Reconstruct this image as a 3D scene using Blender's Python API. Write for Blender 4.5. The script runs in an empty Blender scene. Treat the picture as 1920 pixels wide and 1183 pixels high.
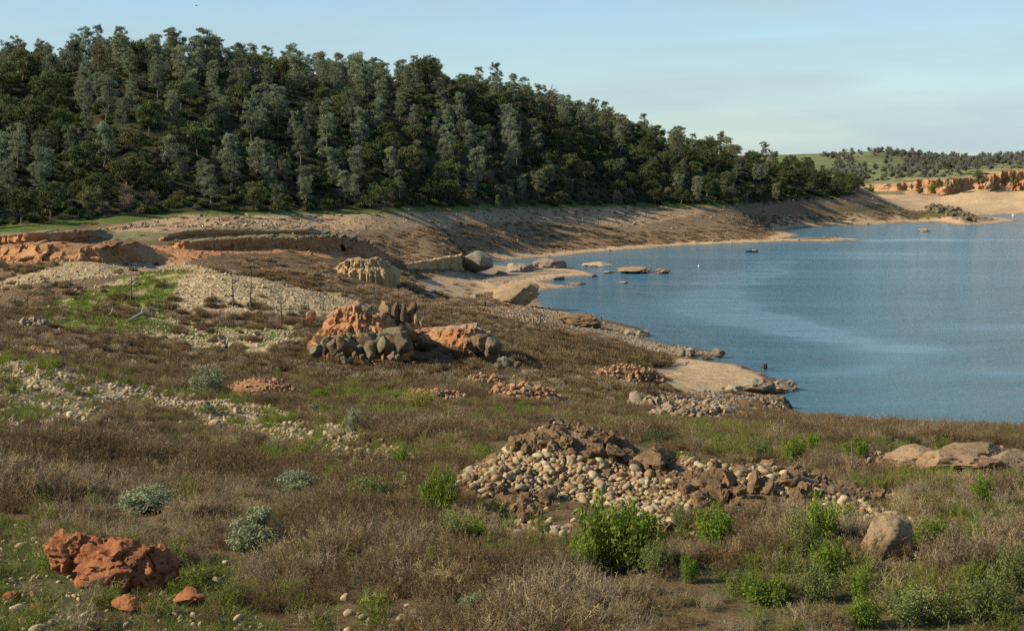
import bpy, bmesh, math, random
import numpy as np
from mathutils import Vector, Matrix

random.seed(7)
RNG = np.random.default_rng(7)
SC = bpy.context.scene
COL = SC.collection

# ------------------------------------------------------------------ camera
F, W, H, YH, CZ = 3000.0, 1920.0, 1183.0, 305.0, 40.0
PITCH = math.atan((H / 2 - YH) / F)
cam_d = bpy.data.cameras.new('camera')
cam_d.sensor_width = 36.0
cam_d.lens = 36.0 * F / W
cam_d.clip_start, cam_d.clip_end = 0.5, 30000.0
cam = bpy.data.objects.new('camera', cam_d)
COL.objects.link(cam)
cam.location = (0, 0, CZ)
cam.rotation_euler = (math.pi / 2 - PITCH, 0, 0)
SC.camera = cam

# ------------------------------------------------------------------ sky, sun, exposure
SUN_EL, SUN_AZ = math.radians(31.0), math.radians(-103.0)      # azimuth from +Y (view axis), negative = left
world = bpy.data.worlds.new('World')
SC.world = world
world.use_nodes = True
wn, wl = world.node_tree.nodes, world.node_tree.links
wn.clear()
wo = wn.new('ShaderNodeOutputWorld')
bg = wn.new('ShaderNodeBackground')
sky = wn.new('ShaderNodeTexSky')
sky.sky_type = 'NISHITA'
sky.sun_disc = False
sky.sun_elevation = SUN_EL
sky.sun_rotation = SUN_AZ
sky.altitude = 200
sky.air_density, sky.dust_density, sky.ozone_density = 1.0, 0.35, 3.0
# thin high cloud: whitens the sky in wide soft streaks
tc = wn.new('ShaderNodeTexCoord')
mp = wn.new('ShaderNodeMapping')
mp.inputs['Scale'].default_value = (3.0, 3.0, 20.0)
mp.inputs['Rotation'].default_value = (0.0, 0.10, 0.3)
nz = wn.new('ShaderNodeTexNoise')
nz.inputs['Scale'].default_value = 1.6
nz.inputs['Detail'].default_value = 7.0
nz.inputs['Roughness'].default_value = 0.55
rp = wn.new('ShaderNodeValToRGB')
rp.color_ramp.elements[0].position, rp.color_ramp.elements[0].color = 0.36, (0, 0, 0, 1)
rp.color_ramp.elements[1].position, rp.color_ramp.elements[1].color = 0.64, (1, 1, 1, 1)
mulc = wn.new('ShaderNodeMath'); mulc.operation = 'MULTIPLY_ADD'; mulc.inputs[1].default_value = 0.62; mulc.inputs[2].default_value = 0.30
mx = wn.new('ShaderNodeMixRGB')
mx.inputs['Color2'].default_value = (3.35, 4.3, 4.65, 1)
hs = wn.new('ShaderNodeMixRGB'); hs.blend_type = 'MULTIPLY'; hs.inputs['Fac'].default_value = 1.0
hs.inputs['Color2'].default_value = (0.88, 1.0, 1.07, 1)
wl.new(tc.outputs['Generated'], mp.inputs['Vector']); wl.new(mp.outputs['Vector'], nz.inputs['Vector'])
wl.new(nz.outputs['Fac'], rp.inputs['Fac']); wl.new(rp.outputs['Color'], mulc.inputs[0])
wl.new(sky.outputs['Color'], hs.inputs['Color1']); wl.new(hs.outputs['Color'], mx.inputs['Color1'])
sx = wn.new('ShaderNodeSeparateXYZ'); wl.new(tc.outputs['Generated'], sx.inputs[0])
ab = wn.new('ShaderNodeMath'); ab.operation = 'ABSOLUTE'; wl.new(sx.outputs['Z'], ab.inputs[0])
s1 = wn.new('ShaderNodeMath'); s1.operation = 'MULTIPLY_ADD'; s1.inputs[1].default_value = 4.5; s1.inputs[2].default_value = 1.0; wl.new(ab.outputs[0], s1.inputs[0])
dv = wn.new('ShaderNodeMath'); dv.operation = 'DIVIDE'; dv.use_clamp = True; wl.new(mulc.outputs[0], dv.inputs[0]); wl.new(s1.outputs[0], dv.inputs[1])
wl.new(dv.outputs[0], mx.inputs['Fac']); wl.new(mx.outputs['Color'], bg.inputs['Color'])
bg.inputs['Strength'].default_value = 0.09
wl.new(bg.outputs['Background'], wo.inputs['Surface'])

sun_d = bpy.data.lights.new('sun', 'SUN')
sun_d.energy, sun_d.angle, sun_d.color = 5.0, math.radians(0.5), (1.0, 0.855, 0.64)
sun = bpy.data.objects.new('sun', sun_d)
COL.objects.link(sun)
TO_SUN = Vector((math.sin(SUN_AZ) * math.cos(SUN_EL), math.cos(SUN_AZ) * math.cos(SUN_EL), math.sin(SUN_EL)))
sun.rotation_euler = TO_SUN.to_track_quat('Z', 'Y').to_euler()
sun.location = (0, 0, 200)

SC.view_settings.view_transform = 'Standard'
SC.view_settings.look = 'None'
SC.view_settings.exposure = 0.70
SC.view_settings.gamma = 1.0
SC.view_settings.use_curve_mapping = False
SC.render.engine = 'CYCLES'
SC.cycles.max_bounces = 5
SC.cycles.diffuse_bounces = 2
SC.cycles.glossy_bounces = 2
SC.cycles.transmission_bounces = 2
SC.cycles.use_denoising = False

# ------------------------------------------------------------------ pixel <-> world
cp, sp = math.cos(PITCH), math.sin(PITCH)
def ray(px, py):
    cx, cy = (np.asarray(px, float) - W / 2) / F, (H / 2 - np.asarray(py, float)) / F
    return cx, cp + cy * sp, -sp + cy * cp
def at(px, py, Y):
    dx, dy, dz = ray(px, py)
    k = Y / dy
    return dx * k, Y + 0 * k, CZ + dz * k
def proj(x, y, z):
    z = z - CZ
    f = y * cp - z * sp
    up = y * sp + z * cp
    f = np.maximum(f, 1e-3)
    return W / 2 + F * x / f, H / 2 - F * up / f
def on_water(px, py):
    dx, dy, dz = ray(px, py)
    k = -CZ / dz
    return dx * k, dy * k

# ------------------------------------------------------------------ noise
def _h(ix, iy, iz, seed):
    n = (ix.astype(np.int64) * 374761393 + iy.astype(np.int64) * 668265263 + iz.astype(np.int64) * 2147483647 + seed * 974711) & 0xFFFFFFFF
    n = ((n ^ (n >> 13)) * 1274126177) & 0xFFFFFFFF
    n = ((n ^ (n >> 16)) * 2246822519) & 0xFFFFFFFF
    n = n ^ (n >> 15)
    return (n & 0xFFFFFF) / float(0xFFFFFF)
def vnoise(x, y, z=None, seed=0):
    x = np.asarray(x, float); y = np.asarray(y, float)
    z = np.zeros_like(x) if z is None else np.asarray(z, float)
    xi, yi, zi = np.floor(x), np.floor(y), np.floor(z)
    fx, fy, fz = x - xi, y - yi, z - zi
    fx, fy, fz = [t * t * (3 - 2 * t) for t in (fx, fy, fz)]
    r = 0
    for a in (0, 1):
        for b in (0, 1):
            for c in (0, 1):
                r = r + _h(xi + a, yi + b, zi + c, seed) * (fx if a else 1 - fx) * (fy if b else 1 - fy) * (fz if c else 1 - fz)
    return r * 2 - 1
def fbm(x, y, z=None, oct=4, seed=0, gain=0.5, lac=2.03):
    s, a, t = 0, 1.0, 0
    for o in range(oct):
        s = s + a * vnoise(np.asarray(x) * lac ** o + 17.3 * o, np.asarray(y) * lac ** o - 9.1 * o, None if z is None else np.asarray(z) * lac ** o + 5.7 * o, seed + o)
        t += a; a *= gain
    return s / t
def sstep(a, b, x):
    t = np.clip((x - a) / (b - a), 0, 1)
    return t * t * (3 - 2 * t)
def inpoly(px, py, poly):
    r = np.zeros(np.shape(px), bool)
    n = len(poly)
    for i in range(n):
        x1, y1 = poly[i]; x2, y2 = poly[(i + 1) % n]
        if y1 == y2: continue
        c = (y1 > py) != (y2 > py)
        r ^= c & (px < (x2 - x1) * (py - y1) / (y2 - y1) + x1)
    return r

# ------------------------------------------------------------------ mesh helpers
def mesh_np(name, V, Fc, mats, cols=None, smooth=True, midx=None, sharp=0):
    """V (n,3) floats, Fc (m,k) ints of one polygon size."""
    V = np.asarray(V, np.float32); Fc = np.asarray(Fc, np.int32)
    me = bpy.data.meshes.new(name)
    m, k = Fc.shape
    me.vertices.add(len(V)); me.vertices.foreach_set('co', V.ravel())
    me.loops.add(m * k); me.loops.foreach_set('vertex_index', Fc.ravel())
    me.polygons.add(m)
    me.polygons.foreach_set('loop_start', np.arange(0, m * k, k, dtype=np.int32))
    me.polygons.foreach_set('loop_total', np.full(m, k, np.int32))
    me.polygons.foreach_set('use_smooth', np.full(m, smooth, bool))
    if midx is not None:
        me.polygons.foreach_set('material_index', np.asarray(midx, np.int32))
    me.update(calc_edges=True)
    if cols is not None:
        for nm, c in cols.items():
            c = np.asarray(c, np.float32)
            if c.ndim == 1:
                a = me.attributes.new(nm, 'FLOAT', 'POINT'); a.data.foreach_set('value', c)
            else:
                a = me.attributes.new(nm, 'FLOAT_COLOR', 'POINT')
                a.data.foreach_set('color', np.concatenate([c, np.ones((len(c), 1), np.float32)], 1).ravel())
    for mt in (mats if isinstance(mats, (list, tuple)) else [mats]):
        me.materials.append(mt)
    if sharp: me.set_sharp_from_angle(angle=math.radians(sharp))
    return me
def link(name, me, parent=None, loc=None, rot=None, scale=None):
    o = bpy.data.objects.new(name, me)
    COL.objects.link(o)
    if parent is not None: o.parent = parent
    if loc is not None: o.location = loc
    if rot is not None: o.rotation_euler = rot
    if scale is not None: o.scale = scale
    return o
def tag(o, label=None, cat=None, group=None, kind=None):
    if label: o['label'] = label
    if cat: o['category'] = cat
    if group: o['group'] = group
    if kind: o['kind'] = kind
    return o
def thing(name, loc, label, cat, group=None, rotz=0.0, scale=None):
    o = link(name, None, None, loc, (0, 0, rotz), scale)
    o.empty_display_size = 0.2
    return tag(o, label, cat, group)
def join_parts(parts):
    """list of (V, F) with equal polygon size -> one (V, F)"""
    Vs, Fs, n = [], [], 0
    for V, Fc in parts:
        Vs.append(np.asarray(V, float)); Fs.append(np.asarray(Fc, int) + n); n += len(V)
    return np.concatenate(Vs), np.concatenate(Fs)
def tube(path, radii, n=6):
    P = np.asarray(path, float); R = np.asarray(radii, float)
    V = []
    for i in range(len(P)):
        t = P[min(i + 1, len(P) - 1)] - P[max(i - 1, 0)]
        t /= (np.linalg.norm(t) + 1e-9)
        a = np.cross(t, [0.31, 0.95, 0.05] if abs(t[2]) > 0.5 else [0, 0, 1.0]); a /= (np.linalg.norm(a) + 1e-9)
        b = np.cross(t, a)
        for k in range(n):
            an = 2 * math.pi * k / n
            V.append(P[i] + R[i] * (a * math.cos(an) + b * math.sin(an)))
    Fc = []
    for i in range(len(P) - 1):
        for k in range(n):
            Fc.append((i * n + k, i * n + (k + 1) % n, (i + 1) * n + (k + 1) % n, (i + 1) * n + k))
    # closed top
    V.append(P[-1]); e = len(V) - 1; l = (len(P) - 1) * n
    for k in range(0, n): Fc.append((l + k, l + (k + 1) % n, e, e))
    return np.array(V), np.array(Fc)
_ICO = {}
def ico(sub):
    if sub not in _ICO:
        bm = bmesh.new(); bmesh.ops.create_icosphere(bm, subdivisions=sub, radius=1.0)
        _ICO[sub] = (np.array([v.co[:] for v in bm.verts]), np.array([[v.index for v in f.verts] for f in bm.faces]))
        bm.free()
    return _ICO[sub][0].copy(), _ICO[sub][1].copy()
def rock_vf(seed, sub=3, cuts=14, rough=0.10, fine=0.0, freq=1.6, pits=0.0, lump=0.22, cutd=0.70, crack=0.0, boxy=1.0):
    V, Fc = ico(sub)
    if boxy < 1:
        V = np.sign(V) * np.abs(V) ** boxy; V /= np.linalg.norm(V, axis=1).mean()
        ra = np.random.default_rng(seed + 5).normal(size=3) * .35
        V = V @ np.array(Matrix.Rotation(ra[0], 3, 'X') @ Matrix.Rotation(ra[1], 3, 'Y') @ Matrix.Rotation(ra[2], 3, 'Z')).T
    r = np.random.default_rng(seed)
    V *= (1 + lump * 1.5 * fbm(V[:, 0] * freq * .8, V[:, 1] * freq * .8, V[:, 2] * freq * .8 + 31, 2, seed))[:, None]
    for i in range(cuts):
        n = r.normal(size=3); n /= np.linalg.norm(n)
        d = V @ n - r.uniform(cutd - 0.16, cutd + 0.16)
        V -= np.outer(np.maximum(d, 0) * 0.96, n)
    q = np.linalg.norm(V, axis=1)
    U = V / (q[:, None] + 1e-9)
    dsp = rough * fbm(U[:, 0] * freq * 2, U[:, 1] * freq * 2, U[:, 2] * freq * 2, 4, seed + 50, .6)
    if crack:
        dsp = dsp - crack * sstep(.80, 1.0, 1 - np.abs(fbm(U[:, 0] * freq * 1.6, U[:, 1] * freq * 1.6, U[:, 2] * freq * 1.6, 3, seed + 60)) * 2.2)
    if pits:
        w = fbm(U[:, 0] * freq * 2.1, U[:, 1] * freq * 2.1, U[:, 2] * freq * 2.1, 3, seed + 70)
        dsp = dsp - pits * sstep(0.08, 0.36, w) + pits * .4 * sstep(0.1, .45, -w)
    if fine:
        dsp = dsp + fine * fbm(U[:, 0] * 9, U[:, 1] * 9, U[:, 2] * 9, 3, seed + 90, .6)
    return V * (1 + dsp)[:, None], Fc

# ------------------------------------------------------------------ materials
def new_mat(name):
    m = bpy.data.materials.new(name); m.use_nodes = True
    nt = m.node_tree; nt.nodes.clear()
    out = nt.nodes.new('ShaderNodeOutputMaterial')
    return m, nt.nodes, nt.links, out
def noise_node(n, l, scale, detail=4, rough=0.6, vec=None, dist=0.0):
    t = n.new('ShaderNodeTexNoise')
    t.inputs['Scale'].default_value = scale; t.inputs['Detail'].default_value = detail
    t.inputs['Roughness'].default_value = rough; t.inputs['Distortion'].default_value = dist
    if vec is not None: l.new(vec, t.inputs['Vector'])
    return t
def ramp(n, l, src, stops):
    r = n.new('ShaderNodeValToRGB')
    e = r.color_ramp.elements
    while len(e) < len(stops): e.new(0.5)
    for i, (p, c) in enumerate(stops):
        e[i].position = p
        e[i].color = (c, c, c, 1) if isinstance(c, (int, float)) else (*c, 1)
    l.new(src, r.inputs['Fac'])
    return r
def mixc(n, l, fac, a, b, mode='MIX'):
    m = n.new('ShaderNodeMixRGB'); m.blend_type = mode
    for key, v in (('Fac', fac), ('Color1', a), ('Color2', b)):
        if isinstance(v, (int, float)): m.inputs[key].default_value = v if key == 'Fac' else (v, v, v, 1)
        elif isinstance(v, tuple): m.inputs[key].default_value = (*v, 1)
        else: l.new(v, m.inputs[key])
    return m.outputs['Color']
def pos_node(n):
    return n.new('ShaderNodeNewGeometry').outputs['Position']
def rock_mat(name, c1, c2, c3, scale=0.6, bump=0.5, layer=0.0, bscale=4.0, rand=0.12):
    m, n, l, out = new_mat(name)
    p = pos_node(n)
    b = n.new('ShaderNodeBsdfPrincipled'); b.inputs['Roughness'].default_value = 0.92
    b.inputs['Specular IOR Level'].default_value = 0.2
    v = p
    if layer:
        mp_ = n.new('ShaderNodeMapping'); mp_.inputs['Scale'].default_value = (1, 1, layer); l.new(p, mp_.inputs['Vector']); v = mp_.outputs['Vector']
    t1 = noise_node(n, l, scale, 6, 0.65, v)
    t2 = noise_node(n, l, scale * 5.3, 5, 0.7, v)
    c = mixc(n, l, ramp(n, l, t1.outputs['Fac'], [(0.38, 0.0), (0.62, 1.0)]).outputs['Color'], c1, c2)
    c = mixc(n, l, ramp(n, l, t2.outputs['Fac'], [(0.48, 0.0), (0.72, 0.85)]).outputs['Color'], c, c3)
    oi = n.new('ShaderNodeObjectInfo')
    rr = ramp(n, l, oi.outputs['Random'], [(0.0, 1 - rand * 2), (1.0, 1 + rand)])
    c = mixc(n, l, 1.0, c, rr.outputs['Color'], 'MULTIPLY')
    l.new(c, b.inputs['Base Color'])
    t3 = noise_node(n, l, bscale, 8, 0.72, p)
    bp = n.new('ShaderNodeBump'); bp.inputs['Strength'].default_value = bump; bp.inputs['Distance'].default_value = 0.6 / bscale
    l.new(t3.outputs['Fac'], bp.inputs['Height']); l.new(bp.outputs['Normal'], b.inputs['Normal'])
    l.new(b.outputs['BSDF'], out.inputs['Surface'])
    return m
def leaf_mat(name, c1, c2, trans=0.25, rand=0.35, c3=None):
    m, n, l, out = new_mat(name)
    oi = n.new('ShaderNodeObjectInfo')
    at_ = n.new('ShaderNodeAttribute'); at_.attribute_name = 'v'
    c = mixc(n, l, at_.outputs['Fac'], c1, c2)
    if c3 is not None:
        c = mixc(n, l, ramp(n, l, oi.outputs['Random'], [(0.55, 0.0), (1.0, 0.9)]).outputs['Color'], c, c3)
    mu = n.new('ShaderNodeMath'); mu.operation = 'MULTIPLY'; mu.inputs[1].default_value = 7.31
    fr = n.new('ShaderNodeMath'); fr.operation = 'FRACT'
    l.new(oi.outputs['Random'], mu.inputs[0]); l.new(mu.outputs[0], fr.inputs[0])
    c = mixc(n, l, 1.0, c, ramp(n, l, fr.outputs[0], [(0.0, 1 - rand), (1.0, 1 + rand * 0.6)]).outputs['Color'], 'MULTIPLY')
    d = n.new('ShaderNodeBsdfPrincipled'); d.inputs['Roughness'].default_value = 0.75; d.inputs['Specular IOR Level'].default_value = 0.15
    t = n.new('ShaderNodeBsdfTranslucent')
    l.new(c, d.inputs['Base Color']); l.new(c, t.inputs['Color'])
    x = n.new('ShaderNodeMixShader'); x.inputs['Fac'].default_value = trans
    l.new(d.outputs['BSDF'], x.inputs[1]); l.new(t.outputs['BSDF'], x.inputs[2])
    l.new(x.outputs['Shader'], out.inputs['Surface'])
    return m
def plain_mat(name, c, rough=0.7, var=0.25, scale=6.0):
    m, n, l, out = new_mat(name)
    b = n.new('ShaderNodeBsdfPrincipled'); b.inputs['Roughness'].default_value = rough
    t = noise_node(n, l, scale, 4, 0.6, n.new('ShaderNodeTexCoord').outputs['Object'])
    l.new(mixc(n, l, 1.0, tuple(c), ramp(n, l, t.outputs['Fac'], [(0.3, 1 - var), (0.7, 1 + var)]).outputs['Color'], 'MULTIPLY'), b.inputs['Base Color'])
    l.new(b.outputs['BSDF'], out.inputs['Surface'])
    return m

M = {}
M['orange_rock'] = rock_mat('orange_clay_rock', (0.31, 0.125, 0.05), (0.235, 0.09, 0.037), (0.12, 0.052, 0.026), 1.6, 1.0, 0, 7.0)
M['orange_bank'] = rock_mat('orange_bank', (0.32, 0.150, 0.062), (0.36, 0.215, 0.105), (0.17, 0.078, 0.035), 0.35, 0.8, 2.0, 2.2)
M['tan_bank'] = rock_mat('tan_bank', (0.42, 0.29, 0.145), (0.36, 0.25, 0.12), (0.20, 0.15, 0.08), 0.35, 0.8, 1.6, 2.2)
M['brown_rock'] = rock_mat('brown_conglomerate', (0.135, 0.088, 0.045), (0.20, 0.132, 0.068), (0.065, 0.042, 0.024), 1.1, 0.9, 0, 5.0)
M['dark_rock'] = rock_mat('dark_slate_rock', (0.115, 0.098, 0.060), (0.19, 0.155, 0.092), (0.05, 0.043, 0.03), 0.8, 0.6, 0, 2.6)
M['grey_rock'] = rock_mat('grey_shore_rock', (0.215, 0.178, 0.122), (0.29, 0.24, 0.165), (0.10, 0.083, 0.058), 0.7, 0.6, 0, 2.5)
M['tan_rock'] = rock_mat('tan_boulder', (0.225, 0.16, 0.09), (0.29, 0.21, 0.12), (0.13, 0.09, 0.05), 0.6, 0.6, 0, 3.0)
M['pink_rock'] = rock_mat('pinkish_outcrop', (0.225, 0.155, 0.088), (0.275, 0.195, 0.115), (0.13, 0.088, 0.05), 0.5, 0.6, 0, 2.6)
M['far_cliff'] = rock_mat('far_red_cliff', (0.38, 0.18, 0.085), (0.36, 0.25, 0.14), (0.12, 0.085, 0.06), 0.10, 0.5, 0.35, 0.5)
M['sandbar'] = rock_mat('sandbar', (0.46, 0.35, 0.22), (0.42, 0.31, 0.19), (0.34, 0.25, 0.16), 0.3, 0.2, 0, 1.5)
M['earth'] = rock_mat('mound_earth', (0.16, 0.105, 0.06), (0.22, 0.15, 0.085), (0.09, 0.06, 0.035), 0.9, 1.0, 0, 5.0, 0.0)
M['bark'] = plain_mat('bark', (0.10, 0.08, 0.06), 0.9)
M['bark_grey'] = plain_mat('bark_grey', (0.10, 0.082, 0.065), 0.9)
M['deadwood'] = plain_mat('deadwood', (0.085, 0.062, 0.042), 0.85)
M['driftwood'] = plain_mat('driftwood', (0.42, 0.36, 0.28), 0.85)
def stone_mat(name, stops, rand=0.0):
    m, n, l, out = new_mat(name)
    oi = n.new('ShaderNodeObjectInfo')
    c = ramp(n, l, oi.outputs['Random'], stops); c.color_ramp.interpolation = 'LINEAR'
    t = noise_node(n, l, 7.0, 5, 0.6, n.new('ShaderNodeTexCoord').outputs['Object'])
    c = mixc(n, l, 1.0, c.outputs['Color'], ramp(n, l, t.outputs['Fac'], [(0.3, 0.72), (0.7, 1.15)]).outputs['Color'], 'MULTIPLY')
    b = n.new('ShaderNodeBsdfPrincipled'); b.inputs['Roughness'].default_value = 0.8; b.inputs['Specular IOR Level'].default_value = 0.3
    l.new(c, b.inputs['Base Color'])
    l.new(b.outputs['BSDF'], out.inputs['Surface'])
    return m
M['cobble'] = stone_mat('river_cobble', [(0.0, (0.171, 0.110, 0.054)), (0.2, (0.284, 0.198, 0.089)), (0.4, (0.228, 0.193, 0.122)), (0.55, (0.329, 0.253, 0.134)), (0.7, (0.204, 0.099, 0.040)), (0.82, (0.352, 0.291, 0.179)), (1.0, (0.361, 0.291, 0.171))])
M['pale_stone'] = stone_mat('pale_stone', [(0.0, (0.218, 0.164, 0.090)), (0.3, (0.360, 0.287, 0.170)), (0.6, (0.296, 0.211, 0.104)), (0.85, (0.412, 0.345, 0.223)), (1.0, (0.318, 0.199, 0.103))])
M['rust_stone'] = stone_mat('rusty_stone', [(0.0, (0.171, 0.086, 0.043)), (0.35, (0.324, 0.180, 0.085)), (0.6, (0.234, 0.145, 0.077)), (0.85, (0.405, 0.265, 0.147)), (1.0, (0.297, 0.128, 0.054))])
M['grey_stone'] = stone_mat('grey_stone', [(0.0, (0.144, 0.114, 0.075)), (0.35, (0.260, 0.201, 0.127)), (0.6, (0.202, 0.154, 0.098)), (0.85, (0.318, 0.248, 0.162)), (1.0, (0.246, 0.161, 0.087))])
M['brush'] = leaf_mat('dry_brush', (0.105, 0.070, 0.032), (0.235, 0.168, 0.086), 0.2, 0.4)
M['brush_grey'] = leaf_mat('grey_brush', (0.195, 0.150, 0.088), (0.40, 0.325, 0.21), 0.2, 0.35)
M['scrub'] = leaf_mat('far_scrub', (0.22, 0.15, 0.08), (0.38, 0.27, 0.16), 0.3, 0.3)
M['straw'] = leaf_mat('straw', (0.26, 0.19, 0.09), (0.46, 0.36, 0.19), 0.2, 0.3)
M['grass'] = leaf_mat('grass_blades', (0.085, 0.115, 0.022), (0.20, 0.21, 0.055), 0.3, 0.3)
M['weed'] = leaf_mat('green_weed', (0.11, 0.145, 0.022), (0.25, 0.275, 0.055), 0.3, 0.3)
M['green_leaf'] = leaf_mat('green_leaf', (0.085, 0.145, 0.013), (0.23, 0.30, 0.04), 0.38, 0.2)
M['olive_leaf'] = leaf_mat('olive_leaf', (0.10, 0.13, 0.03), (0.23, 0.25, 0.08), 0.3, 0.2)
M['yellow_leaf'] = leaf_mat('yellow_leaf', (0.20, 0.20, 0.03), (0.34, 0.31, 0.07), 0.3, 0.15)
M['silver_leaf'] = leaf_mat('silver_leaf', (0.135, 0.165, 0.08), (0.30, 0.335, 0.19), 0.15, 0.15)
M['dark_leaf'] = leaf_mat('dark_shrub_leaf', (0.05, 0.075, 0.022), (0.11, 0.14, 0.05), 0.2, 0.2)
M['pine'] = leaf_mat('grey_pine_needles', (0.092, 0.125, 0.070), (0.25, 0.295, 0.18), 0.25, 0.35, (0.18, 0.18, 0.095))
M['oak'] = leaf_mat('live_oak_leaves', (0.042, 0.066, 0.024), (0.118, 0.155, 0.055), 0.25, 0.4, (0.13, 0.13, 0.05))
M['bare'] = leaf_mat('bare_twigs', (0.11, 0.098, 0.062), (0.21, 0.185, 0.12), 0.1, 0.3, (0.19, 0.15, 0.09))
M['far_oak'] = leaf_mat('far_oak_twigs', (0.14, 0.13, 0.105), (0.26, 0.245, 0.205), 0.05, 0.35, (0.12, 0.13, 0.075))

# ------------------------------------------------------------------ terrain: control points (pixel, pixel, distance) -> height field
CTRL = []
for px in (-900, -400, 0, 300, 640, 960, 1250, 1560, 1920, 2350, 2800):
    CTRL += [(px, 1600, 26), (px, 1183, 40), (px, 1000, 54)]
CTRL += [
 (-700, 880, 66), (0, 900, 64), (300, 900, 66), (640, 900, 66), (960, 900, 66), (1250, 905, 66), (1560, 920, 64), (1920, 930, 63), (2400, 930, 63),
 # left
 (-600, 780, 85), (-600, 680, 130), (-600, 620, 205), (-600, 540, 275), (-600, 470, 350),
 (0, 780, 85), (0, 676, 130), (0, 640, 190), (0, 612, 215), (0, 580, 240), (0, 540, 278), (0, 503, 320), (0, 466, 355), (0, 436, 388),
 (300, 810, 88), (300, 745, 122), (300, 690, 165), (300, 640, 210), (300, 592, 250), (300, 505, 325), (300, 470, 358), (300, 430, 395),
 (640, 800, 100), (640, 740, 135), (640, 690, 178), (640, 640, 222), (640, 600, 268), (640, 560, 308), (640, 522, 352), (640, 485, 400), (640, 440, 470),
 (850, 640, 240), (850, 600, 300), (850, 560, 390),
 (960, 810, 98), (960, 745, 146), (960, 690, 200), (960, 640, 262), (960, 605, 325),
 (1250, 830, 94), (1250, 775, 145), (1250, 742, 195), (1250, 705, 280),
 (1500, 850, 88), (1500, 795, 136), (1700, 855, 88), (1700, 812, 125), (1900, 880, 80), (1900, 845, 100), (1900, 818, 124), (2350, 880, 80), (2350, 835, 118),
 # slope below the forest
 (760, 480, 560), (800, 445, 600), (700, 412, 610), (450, 416, 505), (200, 430, 450), (950, 445, 690), (950, 412, 735), (1200, 435, 790), (1200, 405, 825), (1400, 418, 880), (1560, 405, 990), (1700, 400, 1030), (1760, 388, 1060),
 # forest foot
 (-500, 445, 500), (-200, 432, 508), (0, 424, 520), (150, 412, 538), (300, 400, 560), (450, 398, 588), (600, 395, 622), (800, 387, 692), (1000, 386, 782), (1200, 386, 860), (1400, 382, 950), (1560, 374, 1050),
 # ridge
 (-600, 190, 690), (-250, 165, 700), (0, 148, 718), (230, 122, 742), (400, 138, 770), (560, 152, 800), (800, 166, 862), (960, 196, 912), (1200, 258, 1000), (1400, 308, 1070), (1500, 322, 1110), (1590, 348, 1130),
 # hill middle
 (-300, 310, 590), (0, 290, 605), (300, 262, 640), (600, 280, 705), (900, 295, 800), (1200, 325, 930), (1400, 346, 1010),
 # behind ridge
 (-600, 210, 880), (0, 190, 900), (400, 190, 960), (800, 225, 1060), (1200, 300, 1200), (1500, 338, 1300),
 # far bank and hills
 (1640, 366, 1400), (1760, 366, 1430), (1900, 364, 1420), (2200, 362, 1420), (2600, 360, 1420),
 (1600, 346, 1560), (1700, 336, 1540), (1800, 330, 1530), (1900, 318, 1520), (2200, 312, 1520), (2600, 310, 1520),
 (1540, 300, 2150), (1640, 287, 2150), (1720, 297, 2150), (1900, 302, 1950), (2200, 300, 1950), (2600, 300, 1950), (1640, 318, 1780), (1560, 325, 1750), (1800, 318, 1760),
 (-900, 290, 2000), (0, 290, 2200), (900, 292, 2200), (1300, 296, 2200),
 (-900, 300, 4000), (0, 300, 4000), (900, 300, 4000), (1600, 300, 4000), (2300, 301, 4000), (-900, 303, 9000), (900, 303, 9000), (2600, 303, 9000)]
CTRL += [(2350, 812, 0), (1560, 790, 0)][:0]
c = np.array(CTRL, float)
cx_, cy_, cz_ = at(c[:, 0], c[:, 1], c[:, 2])
KU = 5.0
pu, pv = cx_ / cy_ * KU, np.log(cy_)
# shoreline of the lake: waterline pixels, near right -> far -> far right
SHORE = [(2700, 880), (2350, 868), (2100, 858), (1920, 848), (1700, 828), (1590, 800), (1530, 782), (1488, 768), (1466, 752), (1450, 742), (1500, 730), (1480, 716), (1440, 706), (1424, 697), (1385, 683),
 (1325, 677), (1300, 668), (1358, 668), (1340, 658), (1290, 650), (1240, 643), (1212, 637), (1225, 628), (1200, 614), (1150, 603), (1100, 594), (1055, 583), (1015, 572), (1006, 557), (1002, 547), (1040, 541), (1092, 538),
 (1040, 533), (1022, 529), (1060, 521), (1120, 515), (1090, 507), (1050, 501), (1010, 494), (960, 500), (925, 497), (922, 490), (1000, 484), (1060, 480), (1100, 475), (1200, 467), (1300, 460), (1400, 456), (1480, 453), (1560, 453),
 (1628, 450), (1570, 446), (1510, 446), (1470, 448), (1500, 442), (1488, 437), (1470, 433), (1500, 428), (1560, 424), (1640, 421), (1720, 418), (1756, 417), (1790, 423), (1850, 421), (1916, 414), (1880, 409), (1830, 405), (1850, 403.5), (1920, 401.5), (2200, 398), (2700, 396)]
SHx, SHy = on_water(np.array([p[0] for p in SHORE], float), np.array([p[1] for p in SHORE], float))
SHP = list(zip(SHx, SHy))
def shore_dist(x, y):
    """signed distance to the waterline, positive on land"""
    d = np.full(x.shape, 1e9)
    for (x1, y1), (x2, y2) in zip(SHP[:-1], SHP[1:]):
        ex, ey = x2 - x1, y2 - y1
        t = np.clip(((x - x1) * ex + (y - y1) * ey) / (ex * ex + ey * ey), 0, 1)
        d = np.minimum(d, (x - x1 - t * ex) ** 2 + (y - y1 - t * ey) ** 2)
    return np.sqrt(d) * np.where(inpoly(x, y, SHP), -1, 1)
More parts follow.
